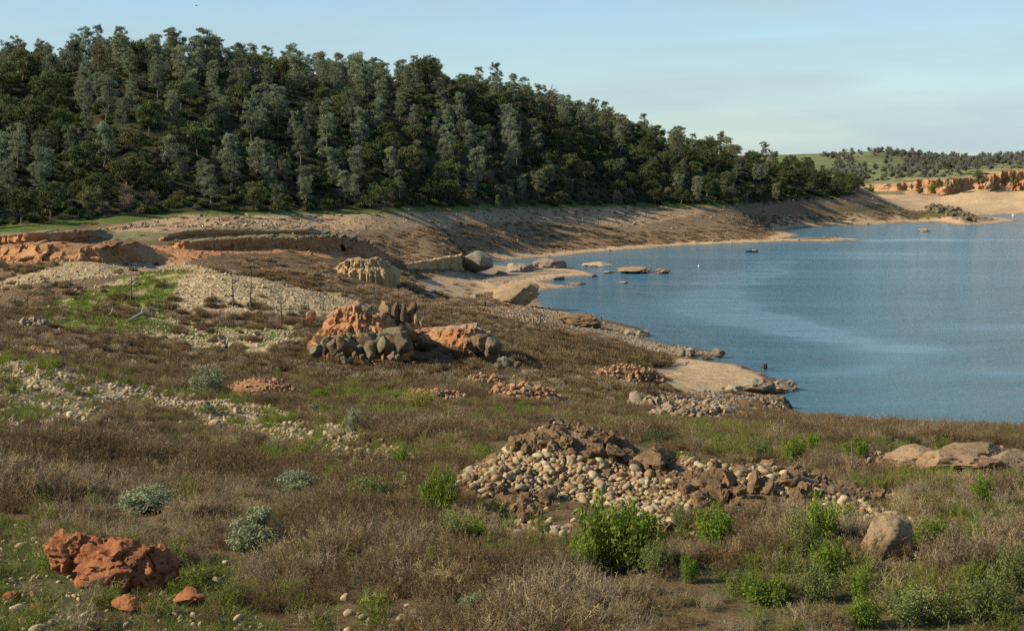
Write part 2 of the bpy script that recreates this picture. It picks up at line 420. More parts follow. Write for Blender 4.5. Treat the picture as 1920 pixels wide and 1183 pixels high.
def tps_fit(pu, pv, z, lam=0.02):
    n = len(pu)
    d2 = (pu[:, None] - pu[None]) ** 2 + (pv[:, None] - pv[None]) ** 2
    K = 0.5 * d2 * np.log(d2 + 1e-12) + lam * np.eye(n)
    P = np.stack([np.ones(n), pu, pv], 1)
    A = np.block([[K, P], [P.T, np.zeros((3, 3))]])
    return np.linalg.solve(A, np.concatenate([z, np.zeros(3)]))
# extra control points just inland of the waterline keep the height field low there
_ex, _ey = [], []
for i in range(2, len(SHP) - 1, 2):
    _ex.append(SHP[i][0]); _ey.append(SHP[i][1])
_ex, _ey = np.array(_ex), np.array(_ey)
cx_, cy_, cz_ = np.concatenate([cx_, _ex]), np.concatenate([cy_, _ey]), np.concatenate([cz_, np.zeros(len(_ex))])
pu, pv = cx_ / cy_ * KU, np.log(cy_)
hb = (CZ - cz_) / cy_          # tangent of the view angle: smooth in (u, log y)
wts = tps_fit(pu, pv, hb, 0.003)
def tps_eval(u, v):
    o = np.empty(u.shape)
    for s in range(0, len(u), 40000):
        a, b = u[s:s + 40000], v[s:s + 40000]
        d2 = (a[:, None] - pu[None]) ** 2 + (b[:, None] - pv[None]) ** 2
        o[s:s + 40000] = (0.5 * d2 * np.log(d2 + 1e-12)) @ wts[:len(pu)] + wts[-3] + wts[-2] * a + wts[-1] * b
    return o
NU, NV = 600, 860
UU = np.linspace(-0.56, 0.62, NU)
LV = np.concatenate([np.linspace(math.log(9), math.log(30), 60)[:-1], np.linspace(math.log(30), math.log(2400), NV - 120), np.linspace(math.log(2400), math.log(3600), 62)[1:]])
NV = len(LV)
gu, gv = np.meshgrid(UU, LV)
gu, gv = gu.ravel(), gv.ravel()
gy = np.exp(gv); gx = gu * gy
lo = tps_eval(gu[::1] * KU, np.maximum(gv, math.log(20)))
gz = CZ - lo * gy
# local mounds: (px, py of the crest, distance, half width x m, half depth m, height m)
MOUNDS = [(310, 520, 268, 26, 18, 4.0), (500, 560, 266, 24, 15, 2.6), (150, 505, 308, 26, 14, 2.2), (150, 690, 112, 16, 14, 0.8), (680, 640, 203, 16, 12, 1.6), (860, 650, 205, 10, 8, 1.0),
          (1760, 392, 1055, 40, 40, 6.0), (560, 470, 385, 24, 14, 1.0)]
for (mx_, my_, Y, rx, ry, hh) in MOUNDS:
    X = float(at(mx_, my_, Y)[0])
    gz += hh * np.exp(-(((gx - X) / rx) ** 2 + ((gy - Y) / ry) ** 2) * 1.2)
sd = shore_dist(gx, gy)
# roughness of the ground
gz += np.clip(gy / 60, 0.5, 4) * (0.10 * fbm(gx / 2.2, gy / 2.2, None, 3, 11)) * np.clip(60 / gy + .3, 0, 1) + 0.35 * fbm(gx / 9, gy / 9, None, 3, 12) + np.clip(gy / 400, 0, 3) * 0.8 * fbm(gx / 38, gy / 38, None, 3, 13)
bw = np.clip(gy * 0.035, 8, 40)
land = np.maximum(gz, 0.35) * sstep(0, 1, sd / bw) + np.minimum(sd * 0.07, 1.6) * (1 - sstep(0, 1, sd / bw)) + 0.15 * fbm(gx / 5, gy / 5, None, 2, 15) * sstep(0, 3, sd)
gz = np.where(sd > 0, np.maximum(land, 0.02), np.maximum(-6.0, sd * 0.12) - 0.02)
GZ = gz.reshape(NV, NU)
def ground(x, y):
    x, y = np.asarray(x, float), np.asarray(y, float)
    fu = np.clip((x / y - UU[0]) / (UU[1] - UU[0]), 0, NU - 1.001)
    lv = np.log(y)
    j = np.clip(np.searchsorted(LV, lv) - 1, 0, NV - 2)
    fj = np.clip((lv - LV[j]) / (LV[j + 1] - LV[j]), 0, 1)
    i = fu.astype(int); fi = fu - i
    return (GZ[j, i] * (1 - fi) + GZ[j, i + 1] * fi) * (1 - fj) + (GZ[j + 1, i] * (1 - fi) + GZ[j + 1, i + 1] * fi) * fj
_LY = np.exp(np.linspace(math.log(22), math.log(3200), 5000))
def hit(px, py, ymin=22):
    """first ground (or water) point seen through a pixel"""
    dx, dy, dz = ray(px, py)
    Y = _LY[_LY >= ymin]
    k = Y / dy
    z = CZ + dz * k
    g = np.maximum(ground(dx * k, Y), 0)
    i = int(np.argmax(z <= g)) if np.any(z <= g) else len(Y) - 1
    return float(dx * k[i]), float(Y[i]), float(g[i])

# ------------------------------------------------------------------ ground colour regions (what the soil is, by place)
gpx, gpy = proj(gx, gy, gz)
jit = fbm(gu * 70, gv * 45, None, 4, 21); jit2 = fbm(gu * 70 + 40, gv * 45, None, 4, 25)
def place(poly, J=14, Y=(0, 1e9), X=gpx, Yp=gpy, yy=gy, ja=jit, jb=jit2):
    return inpoly(X + J * 2 * ja, Yp + J * jb, poly) & (yy > Y[0]) & (yy < Y[1])
C = {'dirt': (0.135, 0.09, 0.05), 'gravel': (0.33, 0.255, 0.145), 'sand': (0.42, 0.30, 0.175), 'orange': (0.36, 0.18, 0.085), 'grass': (0.07, 0.115, 0.018), 'forest': (0.040, 0.038, 0.019),
     'olive': (0.16, 0.15, 0.075), 'far_green': (0.125, 0.14, 0.06), 'shingle': (0.25, 0.20, 0.135), 'slope': (0.19, 0.135, 0.08), 'lush': (0.125, 0.175, 0.022), 'scrub': (0.22, 0.15, 0.082), 'tan': (0.30, 0.215, 0.128), 'greend': (0.11, 0.105, 0.045)}
gc = np.tile(np.array(C['dirt']), (len(gx), 1))
gg = np.full(len(gx), 0.25)
def paint(poly, key, J=14, Y=(0, 1e9), g=None, mask=None, a=1.0):
    m = place(poly, J, Y) if mask is None else mask
    gc[m] = gc[m] * (1 - a) + np.array(C[key]) * a
    if g is not None: gg[m] = g
FOOT = [(-900, 450), (-200, 432), (0, 424), (150, 412), (300, 400), (450, 398), (600, 395), (800, 387), (1000, 386), (1200, 386), (1400, 382), (1560, 374), (1600, 366)]
RIDGE = [(1600, 340), (1500, 300), (1400, 270), (1200, 200), (960, 110), (800, 90), (560, 80), (230, 40), (0, 60), (-900, 80)]
P_FOREST = FOOT + RIDGE
P_SLOPE = [(160, 436), (300, 402), (600, 396), (900, 388), (1200, 385), (1400, 382), (1600, 366), (1900, 380), (1900, 425), (1480, 452), (1200, 468), (1000, 486), (740, 500), (640, 440)]
P_TAN = [(160, 440), (300, 404), (600, 400), (900, 390), (1150, 385), (1350, 385), (1300, 405), (1200, 425), (1120, 425), (1000, 418), (870, 422), (760, 428), (600, 432), (200, 444)]
P_ORANGE = [(-300, 452), (40, 450), (300, 462), (420, 450), (690, 446), (730, 480), (720, 492), (560, 476), (420, 474), (310, 502), (150, 492), (0, 492), (-300, 492)]
P_BACKGRAVEL = [(-200, 560), (0, 536), (20, 520), (130, 488), (330, 494), (450, 508), (300, 515), (210, 532), (130, 548), (60, 565)]
P_GREENMOUND = [(20, 606), (90, 575), (180, 535), (300, 508), (350, 508), (330, 535), (305, 565), (310, 600), (330, 625), (200, 622), (90, 620)]
P_MOUNDGRAVEL = [(330, 512), (420, 508), (520, 530), (650, 556), (700, 575), (590, 592), (500, 585), (360, 585), (310, 570), (325, 540)]
P_LOWGRAVEL = [(300, 600), (420, 600), (600, 615), (560, 635), (470, 662), (380, 650), (280, 632), (180, 622)]
P_LEFTGRAVEL = [(-300, 650), (0, 658), (90, 684), (180, 708), (260, 722), (330, 730), (470, 744), (560, 785), (670, 800), (790, 845), (790, 885), (680, 880), (560, 850), (430, 815), (330, 790), (250, 760), (170, 785), (60, 800), (-300, 805)]
P_FLAT = [(770, 532), (800, 520), (900, 522), (960, 540), (930, 552), (840, 560)]
P_SHINGLE = [(780, 515), (930, 500), (1060, 495), (1130, 512), (1050, 530), (1095, 540), (1010, 550), (960, 545), (900, 525)]
P_SHORE = [(900, 575), (1000, 570), (1100, 592), (1230, 632), (1240, 645), (1360, 668), (1300, 672), (1220, 660), (1120, 625), (1030, 607), (950, 600)]
P_BEACH = [(1215, 685), (1270, 672), (1350, 678), (1430, 700), (1420, 712), (1370, 728), (1320, 740), (1250, 728)]
P_RUBBLE = [(1180, 742), (1300, 732), (1440, 738), (1500, 770), (1440, 780), (1330, 785), (1250, 775)]
P_MOUNDFORE = [(835, 905), (930, 830), (1040, 805), (1160, 818), (1300, 850), (1450, 880), (1600, 930), (1780, 975), (1640, 1000), (1480, 985), (1330, 975), (1240, 1000), (1060, 1010), (930, 985), (870, 940)]
P_ROCKSRIGHT = [(1640, 850), (1780, 830), (1990, 845), (1990, 905), (1820, 895), (1680, 880)]
P_BOTLEFT = [(-300, 970), (60, 975), (110, 1050), (320, 1085), (400, 1040), (470, 1050), (430, 1120), (520, 1160), (560, 1300), (-300, 1300)]
P_GREENRIGHT = [(1540, 895), (1700, 905), (1940, 905), (2200, 920), (2200, 960), (1900, 1010), (1750, 1000), (1700, 960), (1600, 935)]
P_GREENBOT = [(1300, 1080), (1480, 1060), (1700, 1090), (1950, 1060), (2200, 1060), (2200, 1300), (1500, 1300), (1380, 1160)]
P_STONESBOT = [(620, 1120), (700, 1095), (780, 1130), (760, 1183), (660, 1200)]
P_MIDGREEN = [(560, 735), (760, 745), (1000, 775), (1200, 790), (1500, 805), (1650, 840), (1600, 870), (1350, 850), (1000, 800), (800, 790), (600, 775)]
paint(P_FOREST, 'forest', 6, (380, 1250))
paint([(-900, 0), (3000, 0), (3000, 365), (-900, 300)], 'far_green', 2, (1480, 9e9), 0.0)
gfor = (gy > 395) & (gpx < 1600) & (gy < 1500) & (gpy < 500)
paint(P_SLOPE, 'slope', 5, (380, 1300), 0.3)
paint(P_TAN, 'tan', 5, (380, 1300), 0.8)
paint([(-300, 440), (-300, 425), (0, 424), (200, 408), (400, 396), (640, 394), (900, 384), (1400, 378), (1400, 388), (1000, 391), (640, 402), (330, 406), (160, 425), (0, 440)], 'grass', 3, (380, 1300), 0.05, None, 0.8)
paint([(-300, 440), (120, 430), (300, 436), (640, 436), (640, 446), (300, 450), (120, 452), (-300, 455)], 'olive', 4, (340, 480), 0.2)
paint([(1560, 395), (1660, 378), (1760, 378), (1810, 400), (1750, 413), (1600, 415)], 'greend', 4, (900, 1300), 0.3)
m_ = (gy > 1180) & (gy < 1440) & (gpx > 1600); paint(None, 'sand', g=0.6, mask=m_)
paint([(1560, 352), (1700, 340), (1700, 365), (1600, 368)], 'olive', 3, (1300, 1800), .2)
paint([(640, 445), (760, 432), (900, 418), (1000, 416), (1120, 426), (1220, 434), (1330, 420), (1480, 428), (1440, 446), (1300, 455), (1100, 468), (960, 484), (745, 502), (700, 475)], 'scrub', 6, (380, 1150), .3)
paint([(1380, 398), (1550, 402), (1680, 392), (1700, 410), (1640, 416), (1500, 424), (1420, 430), (1330, 416)], 'scrub', 5, (800, 1150), .3)
paint(P_ORANGE, 'orange', 6, (300, 460), 0.6)
paint(P_BACKGRAVEL, 'gravel', 6, (270, 360), 1.0)
paint(P_GREENMOUND, 'lush', 6, (215, 330), 0.3)
paint(P_MOUNDGRAVEL, 'gravel', 6, (215, 340), 1.0)
paint(P_LOWGRAVEL, 'gravel', 8, (180, 300), 1.0)
paint(P_LEFTGRAVEL, 'gravel', 12, (60, 190), 0.8)
paint(P_FLAT, 'sand', 6, (350, 600), 0.1)
paint(P_SHINGLE, 'shingle', 6, (400, 700), 0.9)
paint(P_SHORE, 'shingle', 8, (250, 560), 0.9)
paint(P_BEACH, 'sand', 6, (230, 400), 0.2)
paint(P_RUBBLE, 'shingle', 10, (120, 300), 0.8)
paint(P_BOTLEFT, 'greend', 16, (0, 75), 0.2)
paint(P_GREENRIGHT, 'greend', 16, (45, 90), 0.1)
paint(P_GREENBOT, 'greend', 16, (0, 60), 0.1)
paint(P_MIDGREEN, 'greend', 16, (70, 160), 0.2, None, 0.6)
far_sh = (sd > 0) & (sd < 4 + gy * 0.008 * (1 + jit)) & (gy > 420)
paint(None, 'sand', g=0.2, mask=far_sh)
wet = (sd > 0) & (sd < 1.2 + gy * 0.0022 * (1 + jit))
gc[wet] *= 0.55
# patchiness
gc *= (1 + 0.22 * fbm(gu * 160, gv * 110, None, 3, 31) + 0.10 * fbm(gu * 30, gv * 20, None, 2, 35))[:, None]
gm = place(P_GREENMOUND, 6, (215, 330)) & (fbm(gu * 190, gv * 170, None, 3, 44) > 0.12)
gc[gm] = np.array((0.36, 0.29, 0.16)) * (1 + .3 * jit[gm])[:, None]
gm = place(P_LOWGRAVEL, 8, (180, 300)) & (fbm(gu * 190, gv * 170, None, 3, 45) > 0.1)
gc[gm] = np.array(C['grass']) * 1.1
fg = (fbm(gu * 22, gv * 40, None, 4, 48) > 0.05) & (gy > 1500)
gc[fg] *= 1.25
gc = np.clip(gc, 0.01, 0.8)

m, n, l, out = new_mat('ground')
b = n.new('ShaderNodeBsdfPrincipled'); b.inputs['Roughness'].default_value = 0.95; b.inputs['Specular IOR Level'].default_value = 0.1
ac = n.new('ShaderNodeAttribute'); ac.attribute_name = 'col'
ag = n.new('ShaderNodeAttribute'); ag.attribute_name = 'gravel'
p = pos_node(n)
vo = n.new('ShaderNodeTexVoronoi'); vo.inputs['Scale'].default_value = 2.6; vo.inputs['Randomness'].default_value = 1.0; l.new(p, vo.inputs['Vector'])
vo2 = n.new('ShaderNodeTexVoronoi'); vo2.inputs['Scale'].default_value = 0.9; l.new(p, vo2.inputs['Vector'])
sepc = n.new('ShaderNodeSeparateColor'); l.new(vo.outputs['Color'], sepc.inputs['Color'])
peb = ramp(n, l, sepc.outputs['Red'], [(0.0, 0.55), (0.5, 1.0), (1.0, 1.55)])
n1 = noise_node(n, l, 0.8, 8, 0.7, p)
fine = ramp(n, l, n1.outputs['Fac'], [(0.3, 0.62), (0.7, 1.35)])
base = mixc(n, l, 1.0, ac.outputs['Color'], fine.outputs['Color'], 'MULTIPLY')
pb = mixc(n, l, 1.0, base, peb.outputs['Color'], 'MULTIPLY')
l.new(mixc(n, l, ag.outputs['Fac'], base, pb), b.inputs['Base Color'])
n2 = noise_node(n, l, 3.0, 8, 0.75, p)
bp = n.new('ShaderNodeBump'); bp.inputs['Strength'].default_value = 0.9; bp.inputs['Distance'].default_value = 0.25
bp2 = n.new('ShaderNodeBump'); bp2.inputs['Distance'].default_value = 0.12; bp2.invert = True
l.new(n2.outputs['Fac'], bp.inputs['Height'])
l.new(ag.outputs['Fac'], bp2.inputs['Strength']); l.new(vo.outputs['Distance'], bp2.inputs['Height']); l.new(bp.outputs['Normal'], bp2.inputs['Normal'])
l.new(bp2.outputs['Normal'], b.inputs['Normal'])
l.new(b.outputs['BSDF'], out.inputs['Surface'])
M['ground'] = m
idx = np.arange(NU * NV).reshape(NV, NU)
gf = np.stack([idx[:-1, :-1], idx[:-1, 1:], idx[1:, 1:], idx[1:, :-1]], -1).reshape(-1, 4)
keep = (gz[gf] > -3.5).any(1)
tag(link('ground', mesh_np('ground', np.stack([gx, gy, gz], 1), gf[keep], M['ground'], {'col': gc, 'gravel': gg})), kind='structure')

# ------------------------------------------------------------------ lake
m, n, l, out = new_mat('lake_water')
b = n.new('ShaderNodeBsdfPrincipled')
b.inputs['Base Color'].default_value = (0.060, 0.152, 0.205, 1); b.inputs['IOR'].default_value = 1.333
p = pos_node(n)
mpw = n.new('ShaderNodeMapping'); mpw.inputs['Rotation'].default_value = (0, 0, 0.25); mpw.inputs['Scale'].default_value = (0.45, 1.0, 1.0); l.new(p, mpw.inputs['Vector'])
w1 = noise_node(n, l, 0.34, 6, 0.72, mpw.outputs['Vector'])
w2 = noise_node(n, l, 0.09, 3, 0.5, mpw.outputs['Vector'])
mps = n.new('ShaderNodeMapping'); mps.inputs['Rotation'].default_value = (0, 0, -0.9); mps.inputs['Scale'].default_value = (0.0035, 0.014, 1.0); l.new(p, mps.inputs['Vector'])
slick = noise_node(n, l, 1.0, 4, 0.5, mps.outputs['Vector'], 1.2)
calm = n.new('ShaderNodeAttribute'); calm.attribute_name = 'calm'
cm = n.new('ShaderNodeMath'); cm.operation = 'MULTIPLY_ADD'; cm.inputs[1].default_value = 0.34; l.new(calm.outputs['Fac'], cm.inputs[0]); l.new(slick.outputs['Fac'], cm.inputs[2])
sr = ramp(n, l, cm.outputs[0], [(0.46, 1.0), (0.74, 0.14)])
ad = n.new('ShaderNodeMath'); ad.operation = 'MULTIPLY_ADD'; ad.inputs[1].default_value = 2.2
l.new(w2.outputs['Fac'], ad.inputs[0]); l.new(w1.outputs['Fac'], ad.inputs[2])
bp = n.new('ShaderNodeBump'); bp.inputs['Distance'].default_value = 1.5
l.new(sr.outputs['Color'], bp.inputs['Strength']); l.new(ad.outputs[0], bp.inputs['Height']); l.new(bp.outputs['Normal'], b.inputs['Normal'])
b.inputs['Roughness'].default_value = 0.12
l.new(b.outputs['BSDF'], out.inputs['Surface'])
M['water'] = m
lx, ly = np.meshgrid(np.linspace(-60, 1600, 240), np.linspace(150, 1900, 360))
lx, ly = lx.ravel(), ly.ravel()
def streak(pix, wd):
    q = [tuple(float(v) for v in on_water(a, b_)) for a, b_ in pix]
    d = np.full(lx.shape, 1e9)
    for (x1, y1), (x2, y2) in zip(q[:-1], q[1:]):
        ex, ey = x2 - x1, y2 - y1
        t = np.clip(((lx - x1) * ex + (ly - y1) * ey) / (ex * ex + ey * ey), 0, 1)
        d = np.minimum(d, np.hypot(lx - x1 - t * ex, ly - y1 - t * ey))
    return np.exp(-(d / wd) ** 2)
cl = np.maximum.reduce([streak([(1460, 492), (1390, 520), (1330, 555), (1330, 580), (1420, 600), (1560, 635), (1720, 655)], 13), .8 * streak([(1720, 655), (1640, 690), (1500, 700)], 7), .9 * streak([(1640, 452), (1720, 449)], 16), .5 * streak([(1500, 640), (1900, 700)], 6)]) * (1 + .5 * fbm(lx / 30, ly / 30, None, 3, 301))
ix = np.arange(lx.size).reshape(360, 240)
wf = np.stack([ix[:-1, :-1], ix[:-1, 1:], ix[1:, 1:], ix[1:, :-1]], -1).reshape(-1, 4)
tag(link('lake', mesh_np('lake', np.stack([lx, ly, lx * 0], 1), wf, M['water'], {'calm': cl})), kind='structure')

# ------------------------------------------------------------------ foliage builders
def cards(cen, size, r, up=0.0, aspect=1.0, tri=False):
    """randomly turned leaf cards at the given centres"""
    n = len(cen)
    a = r.normal(size=(n, 3)); a[:, 2] += up * 2.0
    a /= np.linalg.norm(a, axis=1)[:, None]
    b = np.cross(a, r.normal(size=(n, 3))); b /= np.linalg.norm(b, axis=1)[:, None] + 1e-9
    s = size * r.uniform(0.6, 1.3, n)[:, None]
    a = a * s; b = b * s * aspect
    V = np.stack([cen - a * .5 - b * .25, cen - a * .1 + b * .5, cen + a * .6, cen - a * .05 - b * .5], 1).reshape(-1, 3)
    return V, np.arange(n * 4).reshape(n, 4)
def twig_strips(p0, p1, w, r):
    """thin tapering blades from p0 to p1 (quads with a narrow tip)"""
    n = len(p0)
    d = p1 - p0
    s = np.cross(d, r.normal(size=(n, 3))); s /= np.linalg.norm(s, axis=1)[:, None] + 1e-9
    w = np.asarray(w)
    w = (w if w.ndim else np.full(n, w))[:, None]
    V = np.stack([p0 - s * w * .5, p0 + s * w * .5, p1 + s * w * .15, p1 - s * w * .15], 1).reshape(-1, 3)
    return V, np.arange(n * 4).reshape(n, 4)
def leaf_mesh(name, V, Fc, mat, v):
    return mesh_np(name, V, Fc, mat, {'v': v}, smooth=False)
def up4(a): return np.repeat(a, 4)

def bush_meshes(kind, seed):
    """unit bush: about 1 wide, 1 tall, base at the origin -> (stems, foliage)"""
    r = np.random.default_rng(seed)
    st = []
    if kind in ('green', 'olive', 'yellow'):
        ns = {'green': 26, 'olive': 26, 'yellow': 30}[kind]
        C_, Vv = [], []
        for i in range(ns):
            an = r.uniform(0, 2 * math.pi); rad = math.sqrt(r.uniform(0, 1)) * 0.46
            top = np.array([math.cos(an) * rad, math.sin(an) * rad, r.uniform(0.62, 1.02) * (1 - 0.35 * (rad / .46) ** 2)])
            base = np.array([top[0] * .35, top[1] * .35, 0])
            st.append(tube([base, (base + top) / 2 + r.normal(size=3) * .02, top], [0.010, 0.007, 0.002], 3))
            n = 125
            t = r.uniform(0.22, 1.04, n)[:, None]
            sp_ = 0.035 + 0.05 * np.sin(np.clip(t, 0, 1) * math.pi)
            C_.append(base + (top - base) * t + r.normal(size=(n, 3)) * sp_)
            Vv.append(np.clip(r.normal(r.uniform(.2, .75), 0.2, n), 0, 1))
        C_ = np.concatenate(C_); C_[:, 2] = np.maximum(C_[:, 2], 0.01)
        V, Fc = cards(C_, 0.062 if kind == 'green' else 0.048, r, 0.7, 0.45)
        v = up4(np.concatenate(Vv))
    else:   # rounded silver or dark shrub
        nc = 46 if kind == 'silver' else 34
        C_, Vv = [], []
        for i in range(nc):
            d = r.normal(size=3); d[2] = abs(d[2]) * 0.9; d /= np.linalg.norm(d)
            c_ = d * np.array([0.40, 0.40, 0.70]) * r.uniform(0.25, 1.0) ** .6 + np.array([0, 0, 0.10])
            st.append(tube([(0, 0, 0), c_ * .5 + r.normal(size=3) * .03, c_], [0.012, 0.008, 0.003], 3))
            n = 120
            q = r.normal(size=(n, 3)); q /= np.linalg.norm(q, axis=1)[:, None]
            C_.append(c_ + q * r.uniform(.07, .15) * r.uniform(0.4, 1.05, n)[:, None])
            Vv.append(np.clip(r.normal(r.uniform(.25, .8), 0.18, n), 0, 1))
        C_ = np.concatenate(C_); C_[:, 2] = np.maximum(C_[:, 2], 0.01)
        V, Fc = cards(C_, 0.042, r, 0.5, 0.45)
        v = up4(np.concatenate(Vv))
    mat = {'green': 'green_leaf', 'olive': 'olive_leaf', 'yellow': 'yellow_leaf', 'silver': 'silver_leaf', 'dark': 'dark_leaf'}[kind]
    sv, sf = join_parts(st)
    return mesh_np('bush_stems', sv, sf, M['bark_grey']), leaf_mesh('bush_foliage', V, Fc, M[mat], v)

def tree_meshes(kind, seed):
    """unit tree of real size -> (trunk, crown)"""
    r = np.random.default_rng(seed)
    st, C_, Vv = [], [], []
    if kind == 'oak':
        h = r.uniform(9.5, 12.5); rx = r.uniform(4.4, 5.8); th = h * 0.24
        lean = r.normal(size=2) * 0.5
        fork = np.array([lean[0], lean[1], th])
        st.append(tube([(0, 0, -0.6), (lean[0] * .4, lean[1] * .4, th * .5), fork], [0.34, 0.27, 0.22], 6))
        for i in range(50):
            d = r.normal(size=3); d[2] = d[2] * 0.8 + 0.25; d /= np.linalg.norm(d)
            k = r.uniform(0.45, 1.0) ** 0.6
            c_ = np.array([lean[0], lean[1], h * 0.56]) + d * np.array([rx, rx, h * 0.38]) * k * r.uniform(.9, 1.08)
            if i % 4 == 0:
                st.append(tube([fork + [0, 0, -0.3], fork + (c_ - fork) * .5 + r.normal(size=3) * .25, c_], [0.15, 0.09, 0.03], 4))
            n = 85
            q = r.normal(size=(n, 3)); q /= np.linalg.norm(q, axis=1)[:, None]
            C_.append(c_ + q * np.array([1, 1, .75]) * r.uniform(1.0, 1.7) * r.uniform(0.35, 1.05, n)[:, None])
            Vv.append(np.clip(r.normal(r.uniform(.15, .75), 0.18, n), 0, 1))
        V, Fc = cards(np.concatenate(C_), 0.46, r, 0.2, 0.75); mat = 'oak'
    elif kind in ('pine', 'cone'):
        h = r.uniform(14, 18.5) if kind == 'pine' else r.uniform(7, 9)
        nl = int(r.integers(1, 4)) if kind == 'pine' else 1
        fz = h * r.uniform(0.22, 0.34)
        lean = r.normal(size=2) * 0.4
        fork = np.array([lean[0], lean[1], fz])
        st.append(tube([(0, 0, -0.6), fork * .5, fork], [0.33, 0.26, 0.22], 6))
        tops = []
        for i in range(nl):
            an = r.uniform(0, 6.28); sp_ = r.uniform(0.6, 2.4) if nl > 1 else 0.3
            t = np.array([lean[0] + math.cos(an) * sp_, lean[1] + math.sin(an) * sp_, h * r.uniform(0.84, 1.0)])
            mid = fork + (t - fork) * .5 + np.array([math.cos(an), math.sin(an), 0]) * sp_ * .3
            tops.append((mid, t)); st.append(tube([fork - [0, 0, .2], mid, t], [0.20, 0.12, 0.04], 5))
        nc = 66 // nl if kind == 'pine' else 60
        for mid, t in tops:
            for i in range(nc):
                k = r.uniform(-0.1, 1.03)
                base = fork + (mid - fork) * max(k * 2, 0) if k < .5 else mid + (t - mid) * (k * 2 - 1)
                if k < 0: base = fork + np.array([0, 0, k * h * .8])
                if kind == 'pine': rr = (4.9 / nl ** .38) * (1.10 - max(k, 0)) ** 0.30 * r.uniform(0.25, 1.0) * (0.75 if k < 0.1 else 1)
                else: rr = 2.3 * (1.04 - max(k, 0)) * r.uniform(.2, 1)
                an = r.uniform(0, 6.28)
                c_ = base + np.array([math.cos(an) * rr, math.sin(an) * rr, rr * 0.30])
                if rr > 0.9 and i % 2 == 0:
                    st.append(tube([base - [0, 0, .25], (base + c_) / 2, c_], [0.07, 0.05, 0.02], 3))
                n = 80
                q = r.normal(size=(n, 3)); q /= np.linalg.norm(q, axis=1)[:, None]
                C_.append(c_ + q * np.array([1, 1, .7]) * r.uniform(0.8, 1.4) * r.uniform(0.25, 1.05, n)[:, None])
                Vv.append(np.clip(r.normal(r.uniform(.2, .8), 0.18, n), 0, 1))
        V, Fc = cards(np.concatenate(C_), 0.52, r, 0.6, 0.34); mat = 'pine'
    elif kind in ('bare', 'far_oak', 'snaggy'):
        h = {'bare': r.uniform(6, 9), 'far_oak': r.uniform(8, 12), 'snaggy': 12}[kind]
        rx = h * (0.42 if kind != 'far_oak' else 0.5)
        fork = np.array([0, 0, h * .25]) + r.normal(size=3) * [.3, .3, 0]
        st.append(tube([(0, 0, -0.6), fork], [0.26, 0.18], 5))
        P0, P1, Ww = [], [], []
        for i in range(14):
            d = r.normal(size=3); d[2] = abs(d[2]) + 0.4; d /= np.linalg.norm(d)
            e = fork + d * np.array([rx, rx, h * .72]) * r.uniform(.7, 1)
            mid = fork + (e - fork) * .5 + r.normal(size=3) * .4
            st.append(tube([fork - [0, 0, .3], mid, e], [0.12, 0.08, 0.03], 4))
            for j in range(46 if kind == 'bare' else 60):
                t = r.uniform(0.25, 1.0)
                p = fork + (mid - fork) * t * 2 if t < .5 else mid + (e - mid) * (t * 2 - 1)
                q = r.normal(size=3) * [1, 1, .8] + d * .7; q /= np.linalg.norm(q)
                P0.append(p); P1.append(p + q * r.uniform(.7, 1.7)); Ww.append(.13)
                for k in range(3):
                    p2 = P0[-1 - k * 0] + q * r.uniform(.2, 1.3) if k == 0 else p + q * r.uniform(.2, 1.3)
                    q2 = q + r.normal(size=3) * .7; q2 /= np.linalg.norm(q2)
                    P0.append(p2); P1.append(p2 + q2 * r.uniform(.4, 1.0)); Ww.append(.085)
        V, Fc = twig_strips(np.array(P0), np.array(P1), np.array(Ww) * (1.0 if kind == 'bare' else 1.7), r)
        Vv = [r.uniform(0, 1, len(P0))]; mat = 'bare' if kind == 'bare' else 'far_oak'
    sv, sf = join_parts(st)
    return mesh_np('trunk', sv, sf, M['bark'] if kind != 'pine' else M['bark_grey']), leaf_mesh('crown', V, Fc, M[mat], up4(np.concatenate(Vv)))

def brush_mesh(seed, mat, h=1.0, spread=0.6, stems=30, side=13, w=0.011):
    r = np.random.default_rng(seed)
    P0, P1, Wd, Vv = [], [], [], []
    for i in range(stems):
        b0 = np.array([*(r.normal(size=2) * spread * .35), -0.05])
        d = np.array([*(r.normal(size=2) * .42), 1.0]); d /= np.linalg.norm(d)
        L = h * r.uniform(.55, 1.05)
        e = b0 + d * L; tone = r.uniform(0, 1)
        P0.append(b0); P1.append(e); Wd.append(w * 1.3); Vv.append(tone)
        for j in range(side):
            t = r.uniform(.25, .95)
            p = b0 + d * L * t
            q = d * r.uniform(.3, 1.0) + r.normal(size=3) * .6; q /= np.linalg.norm(q)
            l2 = h * r.uniform(.10, .30) * (1.2 - t)* 1.3
            P0.append(p); P1.append(p + q * l2); Wd.append(w); Vv.append(np.clip(tone + r.normal() * .25, 0, 1))
            for k in range(2):
                p2 = p + q * l2 * r.uniform(.3, .9); q2 = q + r.normal(size=3) * .6; q2 /= np.linalg.norm(q2)
                P0.append(p2); P1.append(p2 + q2 * l2 * .55); Wd.append(w * .8); Vv.append(np.clip(tone + r.normal() * .3, 0, 1))
    V, Fc = twig_strips(np.array(P0), np.array(P1), np.array(Wd), r)
    return leaf_mesh('brush', V, Fc, M[mat], up4(np.array(Vv)))
